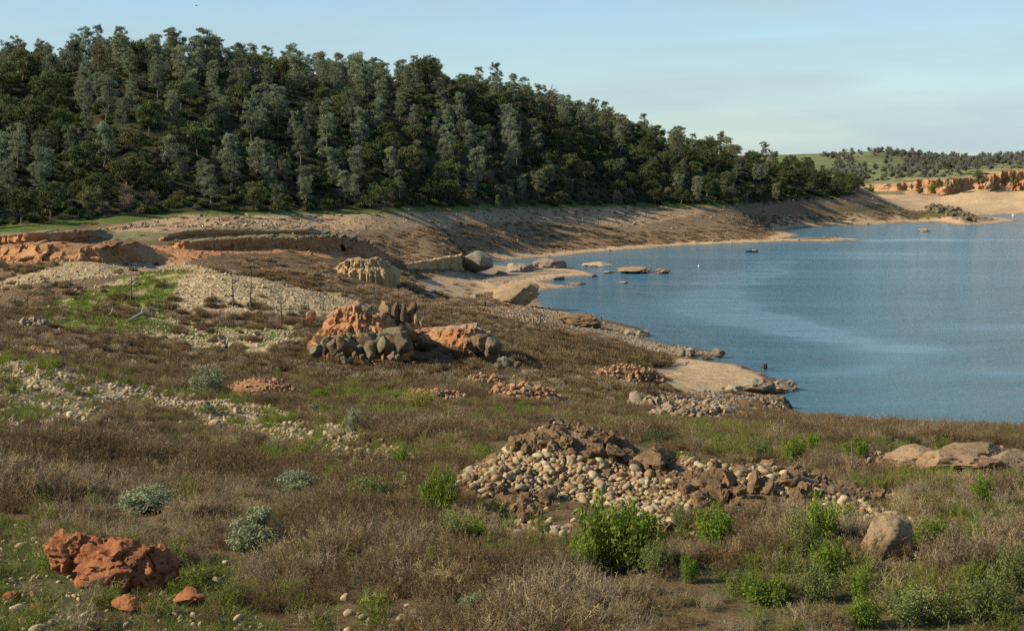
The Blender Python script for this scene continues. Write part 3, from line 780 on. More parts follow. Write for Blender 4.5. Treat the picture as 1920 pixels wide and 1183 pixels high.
def shrub_mesh(seed, mat, w=0.05, n=900):
    """dome of twigs for brush seen from far away, about 1 high and 1.5 wide"""
    r = np.random.default_rng(seed)
    d = r.normal(size=(n, 3)); d[:, 2] = np.abs(d[:, 2]); d /= np.linalg.norm(d, axis=1)[:, None]
    p0 = d * np.array([.8, .8, .75]) * r.uniform(.15, .9, n)[:, None]
    q = d + r.normal(size=(n, 3)) * .45 + [0, 0, .5]; q /= np.linalg.norm(q, axis=1)[:, None]
    V, Fc = twig_strips(p0, p0 + q * r.uniform(.12, .3, n)[:, None], w * r.uniform(.6, 1.2, n), r)
    return leaf_mesh('shrub', V, Fc, M[mat], up4(r.uniform(0, 1, n)))
def grass_mesh(seed, mat, n=60, h=0.35, w=0.014, spread=.22):
    r = np.random.default_rng(seed)
    p0 = np.concatenate([r.normal(size=(n, 2)) * spread, np.full((n, 1), -.02)], 1)
    q = np.concatenate([r.normal(size=(n, 2)) * .4, np.ones((n, 1))], 1)
    V, Fc = twig_strips(p0, p0 + q * h * r.uniform(.4, 1.1, n)[:, None], w, r)
    return leaf_mesh('tuft', V, Fc, M[mat], up4(r.uniform(0, 1, n)))
def stone_mesh(seed, mat, sub=2, cuts=3, flat=0.65):
    V, Fc = rock_vf(seed, sub, cuts, 0.07, 0, 1.0, 0, 0.14, 0.84)
    r = np.random.default_rng(seed)
    V = V * np.array([0.58, 0.5 * r.uniform(.55, .9), 0.5 * flat * r.uniform(.7, 1.1)])
    return mesh_np('stone', V, Fc, M[mat], None, True, None, 0 if sub > 1 else 35)

def scatter(name, protos, pts, rot, scl, idx, label=None, parent=None, cat=None):
    """one object whose points carry geometry instances (uncountable ground cover)"""
    me = bpy.data.meshes.new(name)
    n = len(pts)
    me.vertices.add(n); me.vertices.foreach_set('co', np.asarray(pts, np.float32).ravel())
    a = me.attributes.new('rot', 'FLOAT_VECTOR', 'POINT'); a.data.foreach_set('vector', np.asarray(rot, np.float32).ravel())
    a = me.attributes.new('scl', 'FLOAT_VECTOR', 'POINT'); a.data.foreach_set('vector', np.asarray(scl, np.float32).ravel())
    a = me.attributes.new('idx', 'INT', 'POINT'); a.data.foreach_set('value', np.asarray(idx, np.int32))
    o = link(name, me, parent)
    for p_ in protos:
        for mt in p_.materials:
            if mt.name not in me.materials: me.materials.append(mt)
    ng = bpy.data.node_groups.new(name, 'GeometryNodeTree')
    ng.interface.new_socket('Geometry', in_out='INPUT', socket_type='NodeSocketGeometry')
    ng.interface.new_socket('Geometry', in_out='OUTPUT', socket_type='NodeSocketGeometry')
    N, L = ng.nodes, ng.links
    gi, go = N.new('NodeGroupInput'), N.new('NodeGroupOutput')
    jn = N.new('GeometryNodeJoinGeometry')
    for p_ in reversed(protos):
        po = bpy.data.objects.new(name + '_shape', p_)        # never linked to the scene
        inf = N.new('GeometryNodeObjectInfo'); inf.inputs['Object'].default_value = po
        g2 = N.new('GeometryNodeGeometryToInstance')
        L.new(inf.outputs['Geometry'], g2.inputs[0]); L.new(g2.outputs[0], jn.inputs[0])
    ip = N.new('GeometryNodeInstanceOnPoints')
    ip.inputs['Pick Instance'].default_value = True
    def attr(nm, ty):
        t = N.new('GeometryNodeInputNamedAttribute'); t.data_type = ty; t.inputs['Name'].default_value = nm
        return t.outputs['Attribute']
    L.new(gi.outputs[0], ip.inputs['Points']); L.new(jn.outputs[0], ip.inputs['Instance'])
    L.new(attr('idx', 'INT'), ip.inputs['Instance Index']); L.new(attr('rot', 'FLOAT_VECTOR'), ip.inputs['Rotation']); L.new(attr('scl', 'FLOAT_VECTOR'), ip.inputs['Scale'])
    L.new(ip.outputs[0], go.inputs[0])
    md = o.modifiers.new('scatter', 'NODES'); md.node_group = ng
    o['kind'] = 'stuff'
    if label: o['label'] = label
    if cat and parent is None: o['category'] = cat
    return o
def spread(Y0, Y1, dens, umin=-0.42, umax=0.46):
    """uniform random ground points between two distances"""
    area = (umax - umin) * (Y1 ** 2 - Y0 ** 2) / 2
    n = int(area * dens)
    y = np.sqrt(RNG.uniform(Y0 ** 2, Y1 ** 2, n)); u = RNG.uniform(umin, umax, n)
    x = u * y; z = ground(x, y); px, py = proj(x, y, z)
    # ragged region edges come from the same ground noise
    lv = np.log(y)
    ja, jb = fbm(u * 70, lv * 45, None, 4, 21), fbm(u * 70 + 40, lv * 45, None, 4, 25)
    return dict(x=x, y=y, z=z, px=px, py=py, ja=ja, jb=jb, u=u, lv=lv)
def inside(P, poly, J=14):
    return inpoly(P['px'] + J * 2 * P['ja'], P['py'] + J * P['jb'], poly)
def take(P, m): return {k: v[m] for k, v in P.items()}
def cat_(*Ps): return {k: np.concatenate([p_[k] for p_ in Ps]) for k in Ps[0]}
def rots(n, tilt=0.12):
    r = RNG.normal(size=(n, 3)) * tilt; r[:, 2] = RNG.uniform(0, 6.28, n); return r
def xyz(P, dz=0.0): return np.stack([P['x'], P['y'], P['z'] + dz], 1)
def iso(s, a=0.0):
    s = np.asarray(s)
    return np.stack([s, s, s * (1 + a * RNG.normal(size=len(s)))], 1)

# ------------------------------------------------------------------ forest on the hill
def hill_points(n_try, Y0, Y1, poly, umin, umax):
    y = np.sqrt(RNG.uniform(Y0 ** 2, Y1 ** 2, n_try)); u = RNG.uniform(umin, umax, n_try)
    x = u * y; z = ground(x, y); px, py = proj(x, y, z)
    m = inpoly(px, py, poly) & (z > 1.5)
    return x[m], y[m], z[m], px[m], py[m]
def thin(x, y, rad, limit=10 ** 9):
    kept = []; cell = {}
    for i in range(len(x)):
        k = (int(x[i] // rad), int(y[i] // rad)); ok = True
        for a in (-1, 0, 1):
            for b_ in (-1, 0, 1):
                for j in cell.get((k[0] + a, k[1] + b_), ()):
                    if (x[i] - x[j]) ** 2 + (y[i] - y[j]) ** 2 < rad * rad: ok = False
        if ok:
            cell.setdefault(k, []).append(i); kept.append(i)
            if len(kept) >= limit: break
    return np.array(kept, int)
GROUND_RIDGE = [(1620, 352), (1500, 318), (1400, 303), (1200, 252), (960, 190), (800, 160), (560, 146), (400, 132), (230, 117), (0, 142), (-250, 160), (-600, 185)]
P_TREES = FOOT[1:] + GROUND_RIDGE
TREES = {k: [tree_meshes(k, 100 + 10 * i + j) for j in range(nv)] for i, (k, nv) in enumerate((('oak', 6), ('pine', 7), ('bare', 4), ('cone', 2), ('far_oak', 6)))}
TREE_TXT = {'pine': ('grey_pine', 'pine tree'), 'oak': ('live_oak', 'oak tree'), 'bare': ('bare_tree', 'tree'), 'cone': ('young_pine', 'pine tree'), 'far_oak': ('bare_oak', 'oak tree')}
def put_tree(kind, x, y, z, s, label, group, vi=None, stretch=None):
    tm, cm = TREES[kind][int(RNG.integers(len(TREES[kind]))) if vi is None else vi]
    nm, cat = TREE_TXT[kind]
    o = thing(nm, (x, y, z), label, cat, group, RNG.uniform(0, 6.28), (s * RNG.uniform(.92, 1.08), s * RNG.uniform(.92, 1.08), s if stretch is None else s * stretch))
    link('trunk', tm, o); link('crown', cm, o)
    return o
x, y, z, px, py = hill_points(26000, 500, 1180, P_TREES, -0.42, 0.22)
k = thin(x, y, 10.8)
x, y, z, px, py = x[k], y[k], z[k], px[k], py[k]
# how far up the slope (0 foot .. 1 ridge) and a slow noise decide the kind
fx = np.array([p_[0] for p_ in FOOT]); fy = np.array([p_[1] for p_ in FOOT])
rx_ = np.array([p_[0] for p_ in GROUND_RIDGE[::-1]]); ry_ = np.array([p_[1] for p_ in GROUND_RIDGE[::-1]])
fyv, ryv = np.interp(px, fx, fy), np.interp(px, rx_, ry_)
up_ = np.clip((fyv - py) / (fyv - ryv), 0, 1)
kn = fbm(x / 45, y / 45, None, 3, 61) + 0.25 * RNG.normal(size=len(x))
kinds = np.where(kn > -0.02, 'pine', 'oak')
kinds[(px > 1300) & (RNG.uniform(size=len(x)) < .65)] = 'oak'
kinds[RNG.uniform(size=len(x)) < np.where(up_ < .15, .16, .05)] = 'bare'
order = RNG.permutation(len(x))
# those that show largest first
order = sorted(order, key=lambda i: y[i] + 2000 * (px[i] < -60) + 2000 * (px[i] > 1980))
count = {'pine': 0, 'oak': 0, 'bare': 0}
rest = {'pine': [], 'oak': [], 'bare': []}
ADJ = {'pine': 'grey-green pine', 'oak': 'dark green live oak', 'bare': 'leafless brown-grey tree'}
for i in order:
    kd = str(kinds[i])
    s = RNG.uniform(0.68, 1.26) * (0.86 if up_[i] < .12 else 1.0) * (0.85 if px[i] > 1350 else 1.0)
    if count[kd] >= 300:
        rest[kd].append((x[i], y[i], z[i], s)); continue
    count[kd] += 1
    where = 'at the foot of the wood' if up_[i] < .12 else ('on the wooded skyline' if up_[i] > .86 else ('low on the wooded slope' if up_[i] < .45 else 'high on the wooded slope'))
    side = next(t_ for lim_, t_ in ((0, 'beyond the left edge'), (160, 'near the left edge'), (320, 'above the green mound'), (480, 'above the gravel mound'), (640, 'above the fluted bank'), (760, 'above the orange knob'), (900, 'above the rock wall'), (1050, 'above the bay'), (1200, 'above the islets'), (1340, 'left of the boat'), (1480, 'above the boat'), (9999, 'right end')) if px[i] < lim_)
    size = 'tall ' if s > 1.14 else ('small ' if s < .88 else '')
    put_tree(kd, x[i], y[i], z[i] - .1, s, f'{size}{ADJ[kd]} {where}, {side}', f'{size}{ADJ[kd]}s {where}, {side}')
print('forest', count, {k_: len(v_) for k_, v_ in rest.items()})
for kd, lst in rest.items():
    if lst:
        q = np.array(lst)
        merged = []
        for tm, cm in TREES[kd]:
            merged.append(cm)
        scatter('far_wood', merged, q[:, :3], rots(len(q), 0), iso(q[:, 3]), RNG.integers(0, len(merged), len(q)), f'more {ADJ[kd]}s filling the wood on the hill', None, 'wood')
# skyline trees seen one by one: px, py of the top, kind, label
SKY_TREES = [(40, 85, 'oak', 'dark spreading tree standing apart at the left end of the ridge', None), (225, 52, 'pine', 'tallest pine on the ridge, upper left', 1), (262, 72, 'oak', 'dark round oak just right of the tallest ridge pine', None),
             (358, 62, 'pine', 'thin open-crowned pine on the ridge, left of a close pair', 2), (385, 60, 'pine', 'slender forked pine of the close pair on the ridge', 3), (408, 64, 'pine', 'right pine of the close pair on the ridge', 4), (560, 88, 'pine', 'open pine on the ridge left of centre', 5),
             (665, 92, 'pine', 'wide wispy pine on the ridge at centre left', 6), (800, 100, 'oak', 'dark oak on the ridge top at centre', None), (960, 134, 'pine', 'broad tall pine standing out on the right shoulder of the ridge', 0), (1025, 155, 'bare', 'leafless tree on the ridge right of the broad pine', 1), (1375, 268, 'pine', 'pine rising above the low end of the ridge', 2), (885, 140, 'pine', 'thin pine in the dip of the ridge', 5)]
for (tx, ty, kd, lab, vi) in SKY_TREES:
    Y = float(np.interp(tx, [0, 230, 560, 800, 960, 1200, 1400], [718, 742, 800, 862, 912, 1000, 1070])) - 6
    wx, wy, wz = [float(v) for v in at(tx, ty, Y)]
    g = float(ground(wx, wy))
    hgt = TREES[kd][vi or 0][1].vertices
    top = max(v.co.z for v in hgt)
    put_tree(kd, wx, wy, g - .1, (wz - g) / top * .97, lab, None, vi or 0, 1.0)
for (tx, ty, hh) in ((933, 392, 5.5), (958, 394, 7.0), (487, 395, 4.0)):
    wx, wy, wz = hit(tx, ty, 380)
    put_tree('cone', wx, wy, wz, hh / 8.0, {933: 'small conical pine left of its twin at the forest edge', 958: 'larger conical pine right of its twin at the forest edge', 487: 'tiny conical pine at the forest edge on the left'}[tx], None)
# undergrowth between the trunks
P_ = spread(500, 1180, 0.045, -0.42, 0.24)
P_ = take(P_, inpoly(P_['px'], P_['py'], FOOT[1:] + [(1600, 345)] + [(a, b_ + 6) for a, b_ in GROUND_RIDGE[1:]]))
UNDER = [shrub_mesh(300 + i, 'oak', .12, 700) for i in range(3)] + [shrub_mesh(310 + i, 'bare', .07, 700) for i in range(1)]
scatter('undergrowth', UNDER, xyz(P_), rots(len(P_['x'])), iso(RNG.uniform(1.4, 3.4, len(P_['x'])), .15), RNG.choice(4, len(P_['x']), p=[.3, .3, .3, .1]), 'dark shrubs filling the gaps between trees on the hill', None, 'undergrowth')

# ------------------------------------------------------------------ far bank: leafless oaks, shrubs at the cliff
far = [(1545, 283), (1553, 282), (1576, 280), (1584, 277), (1614, 275), (1639, 275), (1648, 276), (1668, 278), (1676, 278), (1685, 278), (1694, 272), (1722, 283), (1735, 284), (1750, 282)]
for (tx, ty) in far:
    Y = 2120.0
    wx, wy, wz = [float(v) for v in at(tx, ty, Y)]
    g = float(ground(wx, wy))
    put_tree('far_oak', wx, wy, g, RNG.uniform(.85, 1.15), 'leafless oak on the skyline of the far green hill', 'oaks on the far skyline')
P_ = spread(1530, 2300, 0.0036, 0.12, 0.5)
mk = (P_['px'] > 1560) & (P_['px'] < 2350)
bare_hill = inpoly(P_['px'], P_['py'], [(1560, 290), (1640, 284), (1690, 296), (1690, 315), (1640, 322), (1600, 305)])
mk &= ~(bare_hill & (RNG.uniform(size=len(mk)) < .92)) & (RNG.uniform(size=len(mk)) < .85)
P_ = take(P_, mk)
k = thin(P_['x'], P_['y'], 9)
farrest = k[280:]; k = k[:280]
for i in k:
    edge = P_['y'][i] < 1640
    put_tree('far_oak', P_['x'][i], P_['y'][i], P_['z'][i] - .1, RNG.uniform(.6, 1.1) * (0.8 if edge else 1), 'leafless grey oak on the flat above the red cliff' if edge else 'leafless grey oak on the slope of the far hill', 'oaks above the red cliff' if edge else 'oaks on the far hill')

if len(farrest):
    q = take(P_, farrest)
    scatter('far_wood', [c_ for t_, c_ in TREES['far_oak']], xyz(q), rots(len(farrest), 0), iso(RNG.uniform(.6, 1.1, len(farrest))), RNG.integers(0, 6, len(farrest)), 'more grey leafless oaks covering the far hill', None, 'wood')
print('far', len(k), len(farrest))
A_ = spread(1500, 2250, .0035, .12, .45)
A_ = take(A_, (A_['px'] > 1560) & ~(inpoly(A_['px'], A_['py'], [(1560, 290), (1640, 284), (1690, 296), (1690, 315), (1640, 322), (1600, 305)]) & (RNG.uniform(size=len(A_['x'])) < .85)))
scatter('far_scrub', [shrub_mesh(330, 'far_oak', .14, 500), shrub_mesh(331, 'oak', .14, 500)], xyz(A_), rots(len(A_['x'])), iso(RNG.uniform(1.5, 3.5, len(A_['x']))), RNG.choice(2, len(A_['x']), p=[.75, .25]), 'grey scrub between the oaks on the far hill', None, 'scrub')

# ------------------------------------------------------------------ rocks and bluffs
EXC = []      # (x, y, radius): where no brush grows
def rock(name, px, py, w, h, mat, label, cat='rock', seed=0, Y=None, depth=0.8, rotz=None, group=None, sub=4, sink=0.12, parent=None, **kw):
    """a rock whose foot shows at pixel (px, py); w, h in pixels of the photograph"""
    if Y is None: X, Y, Z = hit(px, py)
    else: X, Y, Z = [float(v) for v in at(px, py, Y)]
    s = F / Y
    wm, hm = w / s, h / s
    V, Fc = rock_vf(seed, sub, **kw)
    lo_, hi_ = V.min(0), V.max(0)
    V = (V - (lo_ + hi_) / 2) / (hi_ - lo_)
    hm2 = hm * (1 + sink)
    V = V * np.array([wm, wm * depth, hm2]) + np.array([0, 0, hm2 / 2 - hm * sink])
    me = mesh_np(name, V, Fc, M[mat], None, True, None, 38)
    if w > 12 and Y < 300: EXC.append((X, Y + wm * .2, wm * .55 + .2))
    if w > 20 and Y < 90: EXC.append((X, Y - .8, wm * .5))
    o = link(name, me, parent, (X, Y + wm * depth * .3, Z), (0, 0, RNG.uniform(-.15, .15) if rotz is None else rotz))
    if parent is None: tag(o, label, cat, group)
    return o
def bluff(name, pts, depth, mat, label, seed=0, flute=0.5, fscale=1.6, cols=160, rows=26, topmat=None, batter=0.35, cat='bluff', back=0.0, ledge=0.25, round_=0.0, snap=True, jagk=.22):
    """eroded bank: pts = (px, py_top, py_foot, Y) along the visible edge; depth m runs back from it"""
    pts = [(a, t, f_, hit(a, f_)[1] if snap else Y) for a, t, f_, Y in pts]
    ys_ = np.array([p_[3] for p_ in pts]); med = float(np.median(ys_))
    if snap: pts = [(a, t, f_, float(np.clip(Y, med * .9, med * 1.12))) for a, t, f_, Y in pts]
    P_t = np.array([at(a, t, Y) for a, t, f_, Y in pts]); P_b = np.array([at(a, f_, Y) for a, t, f_, Y in pts])
    dl = np.concatenate([[0], np.cumsum(np.linalg.norm(np.diff(P_b[:, :2], axis=0), axis=1))])
    s = np.linspace(0, dl[-1], cols)
    fx_, fy_ = np.interp(s, dl, P_b[:, 0]), np.interp(s, dl, P_b[:, 1])
    zt, zb = np.interp(s, dl, P_t[:, 2]), np.interp(s, dl, P_b[:, 2])
    jag = fbm(s / fscale * .5, s * 0 + 3.3, None, 4, seed + 40); fy_ = fy_ + jag * depth * jagk
    # ends bend back into the hillside
    e = np.minimum(s, dl[-1] - s) / (0.12 * dl[-1])
    fy_ = fy_ + np.where(e < 1, (1 - np.clip(e, 0, 1)) ** 2, 0) * depth * .8
    zt = zb + (zt - zb) * (0.15 + 0.85 * sstep(0, .6, e)) + (.30 if jagk > .15 else .14) * (zt - zb) * fbm(s / fscale * .7, s * 0 + seed, None, 5, seed + 3, .6)
    tx, ty = np.gradient(fx_), np.gradient(fy_)
    ln = np.hypot(tx, ty) + 1e-9
    nx, ny = ty / ln, -tx / ln
    L = []
    hgt = np.maximum(zt - zb, 0.2)
    nr, nt = rows, 10
    for j in range(nr):
        t = j / (nr - 1)
        hz = -0.25 + 1.25 * t
        n1 = fbm(s / fscale, np.full_like(s, t * 1.1), None, 5, seed)
        n2 = fbm(s / fscale * 2.7, t * hgt / fscale * 2.2, None, 4, seed + 9)
        rid = 1 - np.abs(fbm(s / fscale * .8, np.full_like(s, t * .5), None, 2, seed + 20)) * 2
        n3 = fbm(s / fscale * 6.5, t * hgt / fscale * 5.0, None, 3, seed + 15)
        off = flute * hgt * .62 * (n1 * .9 + rid * .4 + n2 * .6 + n3 * .35) - batter * hgt * t - ledge * hgt * sstep(.45, .6, t + .12 * n2)
        if round_: off -= round_ * hgt * sstep(.6, 1, t) ** 2
        zz = zb + hgt * hz + 0.05 * hgt * n2
        if j == 0: zz = np.minimum(zz, ground(fx_ + nx * off, fy_ + ny * off) - .6)
        L.append(np.stack([fx_ + nx * off, fy_ + ny * off, zz], 1))
    last = L[-1]
    for j in range(1, nt + 1):
        t = j / nt
        zz = last[:, 2] + back * hgt * t + 0.10 * hgt * fbm(s / fscale * 1.4, np.full_like(s, t * 4.0), None, 3, seed + 31)
        if j == nt: zz = np.minimum(zz, zb) - 1.2
        elif j == nt - 1: zz = zz - .15 * hgt
        L.append(np.stack([last[:, 0], last[:, 1] + depth * t, zz], 1))
    A = np.array(L); R_, C2 = A.shape[:2]
    ix = np.arange(R_ * C2).reshape(R_, C2)
    fq = np.stack([ix[:-1, :-1], ix[:-1, 1:], ix[1:, 1:], ix[1:, :-1]], -1).reshape(-1, 4)
    mi = np.repeat(np.arange(R_ - 1) >= nr - 1, C2 - 1).astype(int) if topmat else None
    o = link(name, mesh_np(name, A.reshape(-1, 3), fq, [M[mat]] + ([M[topmat]] if topmat else []), None, True, mi, 40))
    return tag(o, label, cat)
M['turf'] = rock_mat('dry_turf', (0.17, 0.15, 0.075), (0.20, 0.18, 0.10), (0.12, 0.12, 0.05), 0.5, 0.6, 0, 4.0, 0)
M['gravel_top'] = rock_mat('gravel_top', (0.30, 0.185, 0.09), (0.34, 0.22, 0.12), (0.20, 0.12, 0.06), 0.8, 0.8, 0, 5.0, 0)

# banks on the left
bluff('earth_bank', [(-120, 444, 468, 372), (0, 441, 466, 366), (60, 437, 463, 363), (110, 436, 460, 362), (160, 434, 452, 364), (190, 441, 452, 372)], 14, 'orange_bank', 'orange earth bank with dark overhanging turf, upper far left', 1, .7, 3.0, 240, 22, 'turf', -.1, ledge=-.2, jagk=.12)
bluff('earth_bank', [(-160, 462, 492, 338), (0, 462, 490, 334), (70, 464, 492, 332), (140, 466, 492, 331), (200, 466, 494, 330), (245, 458, 495, 328), (275, 464, 497, 328), (300, 484, 499, 332), (312, 490, 500, 336)], 16, 'orange_bank', 'long crumbling orange bank behind the pale gravel hill', 2, .75, 3.2, 260, 24, 'orange_bank', .6)
bluff('earth_bank', [(270, 452, 462, 372), (300, 444, 456, 370), (335, 434, 446, 372), (420, 431, 444, 376), (505, 433, 440, 380), (575, 431, 441, 384), (600, 436, 441, 390)], 14, 'orange_bank', 'thin dark-topped ledge below the wooded slope on the left', 3, .6, 3.0, 260, 18, 'turf', -.15, jagk=.12, ledge=-.2)
bluff('earth_bank', [(290, 462, 472, 350), (330, 454, 470, 346), (400, 449, 469, 344), (480, 445, 467, 345), (560, 446, 468, 346), (620, 443, 468, 348), (650, 447, 470, 350), (668, 452, 470, 354)], 16, 'orange_bank', 'straight orange bank with vertical flutes, left of centre', 4, .75, 2.4, 320, 24, 'turf', .0, jagk=.08, ledge=.0)
bluff('earth_bank', [(636, 462, 474, 352), (655, 455, 476, 346), (680, 453, 482, 343), (703, 454, 486, 343), (716, 468, 488, 346), (735, 484, 490, 352)], 12, 'orange_bank', 'rounded orange knob at the end of the fluted bank', 5, .6, 2.0, 140, 24, 'orange_bank', .3, round_=.3, jagk=.1)
bluff('rock_mesa', [(606, 512, 524, 372), (625, 497, 521, 366), (645, 490, 518, 364), (690, 488, 514, 364), (722, 489, 514, 366), (738, 495, 514, 370), (745, 510, 516, 376)], 9, 'tan_bank', 'small tan flat-topped mesa below the orange knob', 6, .6, 1.8, 160, 22, 'tan_bank', .5, snap=False, jagk=.1)
bluff('rock_wall', [(745, 497, 503, 545), (780, 493, 503, 548), (820, 487, 504, 552), (850, 480, 505, 555), (872, 476, 506, 558)], 9, 'tan_bank', 'low dark fluted rock wall leading to the big grey boulder', 7, .7, 2.6, 200, 18, 'tan_bank', .1, jagk=.05, ledge=0)
rock('boulder', 890, 508, 70, 37, 'grey_rock', 'big grey wedge-shaped boulder at the head of the bay', seed=40, Y=560, depth=.8, cuts=16, rough=.14, crack=.06)
rock('boulder', 810, 508, 32, 13, 'tan_rock', 'low tan boulder in front of the fluted rock wall', seed=41, Y=545)
# mesa in the middle distance
bluff('rock_mesa', [(586, 606, 640, 196), (596, 590, 636, 190), (615, 580, 632, 187), (650, 577, 630, 186), (690, 584, 630, 186), (725, 594, 634, 187), (755, 606, 642, 190), (775, 622, 650, 196)], 8.5, 'orange_bank', 'orange flat-topped mesa over dark rocks in the middle distance', 8, .55, 1.5, 240, 30, 'gravel_top', .35, snap=False, jagk=.06)
bluff('rock_ledge', [(780, 626, 642, 208), (815, 621, 644, 203), (850, 618, 648, 200), (885, 617, 654, 199), (915, 622, 656, 200), (940, 636, 660, 206)], 7, 'orange_bank', 'orange ledge right of the flat-topped mesa', 9, .6, 1.4, 180, 24, 'gravel_top', .5, snap=False, jagk=.06)
# dark blocks under the mesa, each a rock of one outcrop
def outcrop(label, name, spots, mat, seed, cat='outcrop', Y=None, **kw):
    X0, Y0, Z0 = hit(spots[0][0], spots[0][1]) if Y is None else [float(v) for v in at(spots[0][0], spots[0][1], Y)]
    t = thing(name, (X0, Y0, Z0), label, cat)
    for i, sp_ in enumerate(spots):
        px_, py_, w_, h_ = sp_[:4]; Yi = sp_[4] if len(sp_) > 4 else Y
        o = rock('rock', px_, py_, w_, h_, sp_[5] if len(sp_) > 5 else mat, None, seed=seed + i, Y=Yi, parent=None, sub=3 if w_ < 26 else 4, **kw)
        for k_ in ('label', 'category', 'group'):
            if k_ in o: del o[k_]
        o.parent = t
        o.location = (o.location[0] - X0, o.location[1] - Y0, o.location[2] - Z0)
    return t
sp_ = []
r = np.random.default_rng(5)
for i in range(17):
    a = 590 + i * 10.6 + r.uniform(-3, 3)
    sp_.append((a, 666 + r.uniform(-6, 8) - (8 if a > 715 else 0), r.uniform(20, 34), r.uniform(22, 34), 181.5 + r.uniform(-1, 1)))
for i in range(15):
    a = 594 + i * 11.5 + r.uniform(-4, 4)
    sp_.append((a, 646 + r.uniform(-6, 6), r.uniform(20, 34), r.uniform(16, 26), 183.6 + r.uniform(-.6, .6)))
for i in range(18):
    sp_.append((640 + r.uniform(-5, 110), 674 + r.uniform(-5, 8), r.uniform(8, 17), r.uniform(8, 14), 178 + r.uniform(-2, 1)))
sp_.append((742, 662, 52, 50, 186))
sp_ = [t_ + ('brown_rock',) if k_ % 4 == 1 else t_ for k_, t_ in enumerate(sp_)]
outcrop('dark grey blocky cliff at the foot of the orange mesa', 'rock_cliff', sp_, 'dark_rock', 200, cuts=8, rough=.08, lump=.25, depth=.9, crack=.05, boxy=.55, cutd=.62)
sp_ = [(722, 610, 34, 48, 195, 'tan_bank'), (742, 606, 18, 40, 194), (757, 606, 16, 38, 194), (768, 604, 15, 30, 195), (775, 588, 18, 22, 196), (782, 612, 12, 24, 194, 'tan_bank'), (790, 612, 11, 18, 194, 'tan_bank'), (752, 618, 10, 12, 192, 'orange_bank')]
outcrop('cluster of tan rock pillars behind the orange mesa', 'rock_pillars', sp_, 'brown_rock', 260, cuts=8, rough=.2, depth=.8, crack=.08, boxy=.65, cutd=.65)
sp_ = [(770 + r.uniform(-14, 30), 640 + r.uniform(-18, 14), r.uniform(14, 26), r.uniform(10, 20), 194 + r.uniform(-2, 3)) for i in range(14)]
outcrop('orange rubble between the mesa and the ledge', 'rubble', sp_, 'orange_bank', 300, 'rubble', cuts=12, rough=.28, depth=.8)
sp_ = [(905, 668, 50, 42, 196, 'brown_rock'), (925, 672, 34, 40, 195, 'dark_rock'), (890, 660, 30, 30, 197, 'brown_rock'), (938, 688, 13, 18, 190, 'grey_rock'), (946, 690, 16, 22, 190, 'grey_rock'), (958, 684, 16, 14, 191, 'dark_rock'), (970, 690, 14, 12, 190, 'dark_rock'), (935, 690, 16, 10, 188, 'grey_rock')]
outcrop('dark and grey boulders tumbled at the end of the orange ledge', 'rock_cliff', sp_, 'brown_rock', 340, cuts=8, rough=.16, depth=.85, crack=.06, boxy=.6, cutd=.62)
rock('leaning_rock', 583, 604, 20, 22, 'orange_bank', 'narrow orange rock tilted up left of the flat-topped mesa', seed=371, Y=200, depth=.5)
# boulders along the water
SH_ROCKS = [(968, 570, 90, 44, 'tan_rock', 'large brown boulder at the water edge below the sand flat', 0), (1085, 612, 86, 24, 'brown_rock', 'brown hump of rock above the shingle shore', 1), (1205, 631, 30, 12, 'grey_rock', 'grey boulder at the tip of the upper shingle point', 1), (1180, 628, 26, 10, 'grey_rock', 'low grey boulder inland of the shingle tip', 1),
            (1345, 672, 34, 20, 'grey_rock', 'round grey boulder at the tip of the lower shingle point', 1), (1295, 668, 22, 16, 'grey_rock', 'right block of two grey boulders on the shingle point', 1), (1277, 668, 20, 18, 'grey_rock', 'left block of two grey boulders on the shingle point', 1), (1326, 675, 26, 8, 'dark_rock', 'low dark boulder between the grey blocks and the point', 1),
            (1412, 736, 78, 26, 'grey_rock', 'wide grey boulder at the edge of the sandy beach', 1), (1468, 733, 62, 22, 'grey_rock', 'grey boulder running into the water off the beach', 1), (1440, 738, 34, 22, 'dark_rock', 'dark split boulder between the two grey beach boulders', 1), (1378, 736, 36, 14, 'grey_rock', 'small grey boulder on the inland side of the beach rocks', 1),
            (1460, 764, 60, 24, 'dark_rock', 'dark boulder at the waterline below the grey beach rocks', 1), (1435, 760, 44, 16, 'brown_rock', 'brown boulder behind the dark waterline boulder', 1),
            (1030, 505, 70, 20, 'grey_rock', 'pointed grey rock island at the head of the bay', 2), (975, 512, 56, 18, 'grey_rock', 'grey rock left of the pointed rock', 2), (1000, 508, 30, 14, 'grey_rock', 'small grey rock beside the pointed rock', 2), (940, 517, 24, 9, 'tan_rock', 'pale low rock on the upper shingle', 2),
            (1047, 526, 26, 9, 'grey_rock', 'pale rock in the shallow bay', 2), (1111, 520, 22, 5, 'grey_rock', 'flat pale rock standing in the bay', 2), (1190, 513, 70, 11, 'tan_rock', 'long low rocky islet in the bay', 2), (1243, 513, 30, 9, 'tan_rock', 'small rocky islet right of the long islet', 2), (1120, 499, 60, 6, 'sandbar', 'thin flat bar in the upper bay', 2),
            (1083, 534, 34, 4, 'grey_rock', 'thin strip of rock at the end of the spit', 2), (1170, 531, 22, 3, 'grey_rock', 'tiny flat rock in open water', 2), (1734, 434, 26, 6, 'sandbar', 'small sand islet off the far shore', 2), (1142, 512, 26, 4, 'grey_rock', 'low rock between the bar and the long islet', 2),
            (903, 572, 18, 12, 'dark_rock', 'small dark boulder on the flat left of the large boulder', 1), (890, 560, 18, 9, 'grey_rock', 'small grey boulder at the edge of the sand flat', 1), (1112, 595, 12, 5, 'grey_rock', 'tiny grey rock on the shore above the brown hump', 1)]
